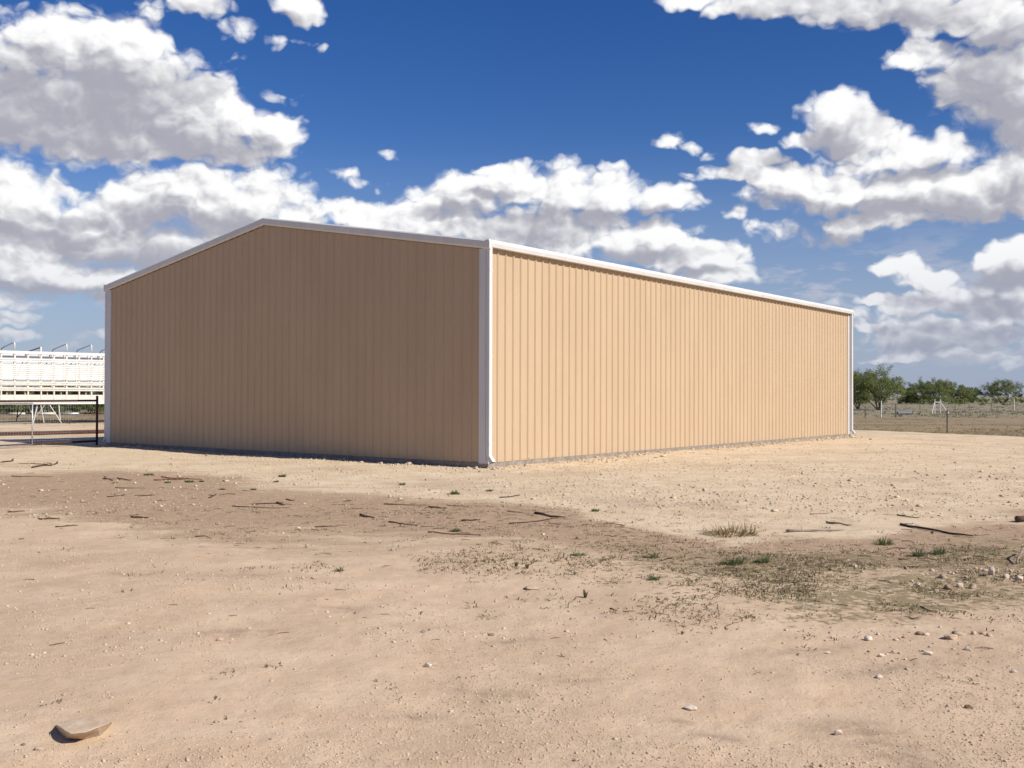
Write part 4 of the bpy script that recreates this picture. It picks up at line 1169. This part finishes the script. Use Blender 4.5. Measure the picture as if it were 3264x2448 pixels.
# ---------------------------------------------------------------- sticks and branches
stick(104, 1492, 184, 1474, 5, 'forked dark branch on the pale ground at the far left', fork=2)
stick(0, 1476, 45, 1464, 4, 'dark stick at the left edge of the pale ground')
stick(37, 1519, 170, 1522, 3, 'long thin reddish stick at the left edge of the brown dirt', 'wood_red')
stick(333, 1524, 362, 1533, 5, 'short reddish stick left of the two green weeds', 'wood_red')
stick(375, 1527, 420, 1533, 5, 'thick reddish stick between the two green weeds', 'wood_red')
stick(490, 1532, 600, 1527, 5, 'long reddish branch with a pale twig beside the green weed', 'wood_red', fork=2)
stick(515, 1522, 645, 1530, 4, 'reddish stick above the long reddish branch', 'wood_red')
stick(122, 1657, 190, 1655, 6, 'straight dark stick on the pale track at the left')
stick(176, 1681, 249, 1676, 4, 'thin bent stick below the straight one on the pale track')
stick(418, 1650, 474, 1653, 6, 'thick straight stick on the lower edge of the dirt band')
stick(25, 1634, 78, 1630, 4, 'thin curved stick at the left end of the pale track')
stick(741, 1614, 920, 1620, 3, 'long thin dark stick under the bundle left of centre')
stick(803, 1609, 905, 1604, 4, 'dark branch bundle left of centre', fork=3)
stick(884, 1603, 908, 1613, 6, 'stubby dark stick at the right end of the bundle')
stick(366, 1556, 475, 1557, 3, 'thin pale stick under the reddish branches', 'wood_grey')
stick(1005, 1681, 1059, 1678, 4, 'brown stick lying apart above the whitish stone')
stick(913, 1593, 938, 1597, 4, 'short dark stick above the branch bundle')
stick(340, 1585, 398, 1577, 3, 'bent twig on the left part of the dirt band', fork=1)
stick(430, 1581, 495, 1579, 3, 'thin straight twig left of centre on the dirt')
stick(665, 1588, 690, 1576, 4, 'twisted dark twig on the dirt band', fork=1)
stick(1149, 1644, 1192, 1652, 7, 'short thick dark stick left of the reddish sticks')
stick(1224, 1608, 1358, 1613, 4, 'long straight reddish stick below the gable', 'wood_red')
stick(1368, 1617, 1423, 1622, 5, 'dark stick right of the long reddish one')
stick(1423, 1611, 1492, 1615, 3, 'thin reddish stick below the building corner', 'wood_red')
stick(1594, 1588, 1657, 1579, 4, 'dark stick on the pale ground below the long wall', fork=1)
stick(1622, 1628, 1676, 1637, 4, 'hook shaped pale stick right of centre', 'wood_grey', bend=0.18)
stick(1706, 1638, 1802, 1652, 7, 'thick rough bark strip at the edge of the pale ground')
stick(1622, 1670, 1776, 1652, 4, 'long straight stick meeting the rough bark strip')
stick(1240, 1665, 1330, 1676, 4, 'dark crooked stick in the centre of the dirt band', fork=1)
stick(1343, 1680, 1415, 1674, 4, 'straight grey stick right of the crooked one', 'wood_grey')
stick(1363, 1698, 1535, 1708, 4, 'longest thin stick at the centre of the dirt band')
stick(1470, 1661, 1530, 1660, 5, 'short dark stick above the longest one')
stick(2870, 1674, 3104, 1713, 8, 'long thick dark branch at the right edge of the pale ground', fork=1, bend=0.03)
stick(3106, 1708, 3156, 1704, 5, 'pale bare stick at the tip of the long dark branch', 'wood_grey')
stick(2507, 1697, 2690, 1693, 8, 'long weathered pole lying at the border of pale ground and dirt', 'wood_grey', bend=.02)
stick(2634, 1668, 2716, 1677, 7, 'grey pole above the long weathered one', 'wood_grey')
stick(2582, 1640, 2646, 1636, 4, 'thin grey stick on the pale ground at right', 'wood_grey')
stick(2860, 1643, 2930, 1652, 4, 'thin dark stick above the long dark branch')
stick(2868, 1674, 2912, 1671, 4, 'short dark stick at the thick end of the long branch')
stick(2885, 1816, 2984, 1796, 5, 'bent pale stick in the grass above the rubble ridge', 'wood_grey', bend=-.12)
stick(2865, 1785, 2902, 1783, 5, 'short brown stick left of the bent pale one', 'wood_red')
stick(3238, 1800, 3258, 1768, 8, 'grey weathered stump of wood at the right edge', 'wood_grey', lift=.15)
stick(2935, 1935, 2985, 1955, 4, 'dark stick in the weeds below the ridge')
stick(60, 1452 + 268, 78, 1452 + 266, 3, 'tiny twig at the left edge of the road')
stick(1070, 1880, 1105, 1882, 3, 'pale thin twig alone on the road', 'wood_grey')
stick(1945, 1940, 1968, 1948, 4, 'small dark stick on the road below the whitish stones')
# log at the right border
lg = stick(3246, 1666, 3330, 1640, 20, 'dark thick log end at the right edge of the pale ground', bend=0.01)
lg.name = 'log'; lg['category'] = 'log'; del lg['group']
# stick leaning on the slab of the long wall
a = place(1667, 1487); b = at_depth(1688, 1459, a.y + 0.15)
o = MB().tube([Vector((0, 0, -.03)), (b - a) * .5 + Vector((.01, 0, .01)), b - a], [.016, .012, .007], 6).build('stick', M['wood_grey'], None, True)
o.location = a
tag(o, 'thin stick leaning up against the foot of the long sunlit wall', 'stick', 'dead sticks scattered on the dirt')
# heap of dry grass
weed_object('dry_grass_heap', place(2330, 1702), 0.30, 0.16, 260, M['dry'], 'heap of dry brown grass at the border of the pale ground', 'dry grass', None, 1.2, .012)

# ---------------------------------------------------------------- weeds one can pick out
gw = 'green weeds on the dirt'
for (px, py, wpx, h_, lb) in [
    (475, 1515, 34, .10, 'green weed above the reddish sticks, left on the dirt band'),
    (604, 1537, 34, .10, 'green weed right of the long reddish branch'),
    (534, 1540, 20, .08, 'dull green weed under the long reddish branch'),
    (642, 1536, 16, .08, 'small green weed next to the pale stone on the dirt band'),
    (365, 1540, 20, .05, 'flat green weed below the short reddish sticks'),
    (900, 1520, 26, .13, 'green weed on the pale ground before the gable'),
    (880, 1537, 18, .08, 'smaller weed in front of the one before the gable'),
    (708, 1561, 20, .07, 'grey-green weed on the upper edge of the dirt band'),
    (808, 1562, 22, .07, 'low weed right of the grey-green one'),
    (1450, 1576, 30, .15, 'bushy green weed below the building corner'),
    (1283, 1546, 18, .10, 'pale weed left below the building corner'),
    (1450, 1694, 34, .08, 'flat green weed in the centre of the dirt band'),
    (1897, 1630, 24, .10, 'dark green weed at the edge of the pale ground, right of centre'),
    (1107, 1597, 32, .04, 'very flat weed left of the long reddish stick'),
    (1084, 1820, 18, .09, 'grey-green sprig standing at the left weeds'),
    (2084, 1848, 36, .10, 'fresh green weed right of the wide flat stone'),
    (2340, 1797, 84, .15, 'wide patch of fresh green grass at the right of the dirt'),
    (2432, 1793, 40, .15, 'narrow tuft of fresh green grass right of the wide patch'),
    (2820, 1735, 60, .16, 'tall green grass tuft under the long dark branch'),
    (2930, 1773, 36, .16, 'bright green tuft right above the bent pale stick'),
    (2994, 1766, 36, .16, 'feathery green tuft right of the bright green one'),
    (1845, 1770, 60, .06, 'low grass patch at the left end of the weedy band'),
    (2076, 1776, 60, .07, 'low grass patch in the middle of the weedy band'),
    (1866, 1905, 10, .11, 'single dark upright sprig in the weeds right of the flat stone'),
    (1646, 1805, 8, .09, 'single upright sprig above the flat stone'),
    (1680, 1812, 10, .08, 'second upright sprig above the flat stone'),
    (1560, 1566, 20, .09, 'tiny weed on the pale ground under the corner downspout'),
]:
    p = place(px, py)
    w_ = wpx * p.y / FPX
    n = int(24 + 420 * w_)
    weed_object('weed', p, w_ * .40, h_ * .62, min(n, 240), M['weed' if wpx <= 10 else 'green'], lb, 'weed', gw, 0.30 if wpx <= 10 else 0.85, 0.010 if p.y < 12 else 0.016)

# ---------------------------------------------------------------- loose stuff nobody could count
def in_building(x, y, pad=0.05):
    dx, dy = x - CORNER.x, y - CORNER.y
    s = dx * AX.x + dy * AX.y; t = dx * BX.x + dy * BX.y
    return (s > -pad) & (s < BL + pad) & (t > -pad) & (t < W2 + pad)
def spread_points(n, y0, y1, power=1.0, amax=32.0):
    a = rs.uniform(-amax, amax, n) * math.pi / 180
    u = rs.rand(n)
    inv = (1 / y1 + (1 / y0 - 1 / y1) * u ** power)
    r = 1 / inv
    return r * np.sin(a), r * np.cos(a)
# fine gravel on the road, nearest the camera; lumps cluster in patches
x, y = spread_points(230000, 3.7, 24.0, 0.9)
k = (rs.rand(len(x)) < np.clip(0.42 + 2.8 * fbm(x * .7, y * .7, 4), .10, 1)) & ~in_building(x, y)
x, y = x[k], y[k]
size = np.exp(rs.normal(math.log(0.0070), 0.50, len(x))) * np.clip(np.hypot(x, y) / 8, .85, 1.9)
size = np.clip(size, .003, .030)
scatter_stones('road_gravel', x, y, size, np.clip(rs.normal(.55, .25, len(x)), 0, 1), M['pebble'], small=True)
# coarse white rubble of the pad round the building
x, y = spread_points(80000, 15.5, 50.0, 1.0)
dirt, field, weed, road, stain = zones(x, y)
dx, dy = x - CORNER.x, y - CORNER.y
s_, t_ = dx * AX.x + dy * AX.y, dx * BX.x + dy * BX.y
wall_d = np.minimum(np.abs(np.where((t_ > -.5) & (t_ < W2), s_, 99)), np.abs(np.where((s_ > -.5) & (s_ < BL), t_, 99)))
k = (rs.rand(len(x)) < (1 - .85 * dirt) * (1 - .8 * field) * (.35 + .65 * np.exp(-wall_d / 2.5)) * np.clip(.7 + 1.5 * fbm(x * .6, y * .6, 3), .1, 1)) & ~in_building(x, y)
x, y = x[k], y[k]
size = np.clip(np.exp(rs.normal(math.log(0.026), 0.5, len(x))), .010, .12)
scatter_stones('pad_rubble', x, y, size, np.clip(rs.normal(.68, .25, len(x)), 0, 1), M['pebble'], small=True)
# spoil banked against the slab
u = rs.rand(3200); side = rs.rand(3200) < .62
off_ = -np.abs(rs.normal(0, .35, 3200)) - .06
s_, t_ = np.where(side, u * (BL + .6) - .3, off_), np.where(side, off_, u * W2)
x, y = CORNER.x + s_ * AX.x + t_ * BX.x, CORNER.y + s_ * AX.y + t_ * BX.y
k = rs.rand(3200) < np.clip(.55 + 2.5 * fbm(x * .7, y * .7, 3), .1, 1)
x, y = x[k], y[k]
scatter_stones('slab_foot_rubble', x, y, np.clip(np.exp(rs.normal(math.log(.045), .5, len(x))), .02, .16), np.clip(rs.normal(.55, .28, len(x)), 0, 1), M['pebble'])
# stones on the dirt band and ridge
x, y = spread_points(9000, 7.0, 20.0, 1.0)
px_, py_ = pix_of(x, y)
rid = np.interp(px_, np.array([1900, 2400, 2900, 3264, 4200]), np.array([1772, 1790, 1840, 1850, 1900]))
pr = .10 + .9 * np.exp(-((py_ - rid) / 22) ** 2) * sstep(2500, 2950, px_) + .8 * np.exp(-(((px_ - 2960) / 180) ** 2 + ((py_ - 2035) / 28) ** 2))
k = rs.rand(len(x)) < pr
x, y = x[k], y[k]
size = np.clip(np.exp(rs.normal(math.log(0.020), 0.6, len(x))), .008, np.where(pr[k] > .3, .085, .030))
scatter_stones('ridge_rubble', x, y, size, np.clip(rs.normal(.6, .28, len(x)), 0, 1), M['pebble'])
# twig litter on the dirt band
def twigs(n):
    x, y = spread_points(n * 5, 7.0, 24.0, 1.0)
    dirt, field, weed, road, stain = zones(x, y)
    k = (rs.rand(len(x)) < dirt * .9 + .02 + .25 * weed) & ~in_building(x, y, .3)
    x, y = x[k][:n], y[k][:n]
    n = len(x)
    L_ = np.clip(np.exp(rs.normal(math.log(.060), .6, n)), .02, .35); a = rs.normal(0.1, .8, n) + math.pi * (rs.rand(n) < .5)
    r_ = L_ * .024 + .0015
    d = np.stack([np.cos(a), np.sin(a), np.zeros(n)], -1); sd = np.stack([-np.sin(a), np.cos(a), np.zeros(n)], -1)
    c = np.stack([x, y, height(x, y) + r_ * .6], -1)
    up = np.array([0, 0, 1.0])
    b0 = c - d * (L_ / 2)[:, None]; b2 = c + d * (L_ / 2)[:, None]
    b1 = c + sd * (L_ * rs.normal(0, .07, n))[:, None] + up * (L_ * .05)[:, None]
    V = []
    for q, kk in ((b0, 1), (b1, .85), (b2, .5)):
        for an in (0, 2.09, 4.19):
            V.append(q + (sd * math.cos(an) + up * math.sin(an)) * (r_ * kk)[:, None])
    V = np.stack(V, 1).reshape(-1, 3)
    base = (np.arange(n) * 9)[:, None]
    F = np.concatenate([base + np.array([[i + j, i + (j + 1) % 3, i + 3 + (j + 1) % 3, i + 3 + j]]) for i in (0, 3) for j in range(3)], 0)
    me = np_mesh('twig_litter', V, F, M['litter'], dict(tint=np.repeat(rs.rand(n), 9)))
    tag(link(bpy.data.objects.new('twig_litter', me)), kind='stuff')
twigs(950)
# low matted weeds
def ground_cover(name, n, y0, y1, prob, lng, wid, lean, mat, n_per, spread, tint):
    x, y = spread_points(n, y0, y1, 1.0)
    k = (rs.rand(n) < prob(x, y)) & ~in_building(x, y, .3)
    x, y = x[k], y[k]; n = len(x)
    V, F, T = blades(x, y, height(x, y), n_per, lng * rs.uniform(.5, 1.4, n), np.full(n, wid), np.full(n, lean), np.clip(rs.normal(tint, .25, n), 0, 1), spread * rs.uniform(.4, 1.6, n))
    me = np_mesh(name, V, F, mat, dict(tint=T))
    tag(link(bpy.data.objects.new(name, me)), kind='stuff')
def p_weed(x, y):
    dirt, field, weed, road, stain = zones(x, y)
    return np.clip(weed * 1.2, 0, 1) * np.clip(.45 + 2.6 * fbm(x * 1.6 + 7, y * 1.6, 3), 0, 1) + .002 + .05 * dirt
ground_cover('matted_weeds', 42000, 5.5, 16.0, p_weed, 0.034, .010, 1.25, M['weed'], 9, 0.065, .5)
def p_green(x, y):
    dirt, field, weed, road, stain = zones(x, y)
    return np.clip(weed - .45, 0, 1) * np.clip(.2 + 3.0 * fbm(x * .9 + 70, y * .9, 3), 0, 1) * .8
ground_cover('short_green_grass', 9000, 6.0, 16.0, p_green, 0.060, .006, .75, M['green'], 8, 0.05, .4)
# pasture grass beyond the pad
def p_field(x, y):
    dirt, field, weed, road, stain = zones(x, y)
    return field * np.clip(.55 + 1.6 * fbm(x * .12, y * .12, 3), .05, 1)
ground_cover('pasture_grass', 26000, 42.0, 330.0, p_field, 0.10, .030, .80, M['fieldgrass'], 6, 0.25, .6)
def p_scrub(x, y):
    r = np.hypot(x, y)
    return sstep(98, 135, r) * np.clip(.45 + 2.2 * fbm(x * .07 + 3, y * .07, 3), .02, 1)
ground_cover('low_scrub', 16000, 80.0, 420.0, p_scrub, 0.20, .08, .7, M['scrub'], 6, 0.5, .45)
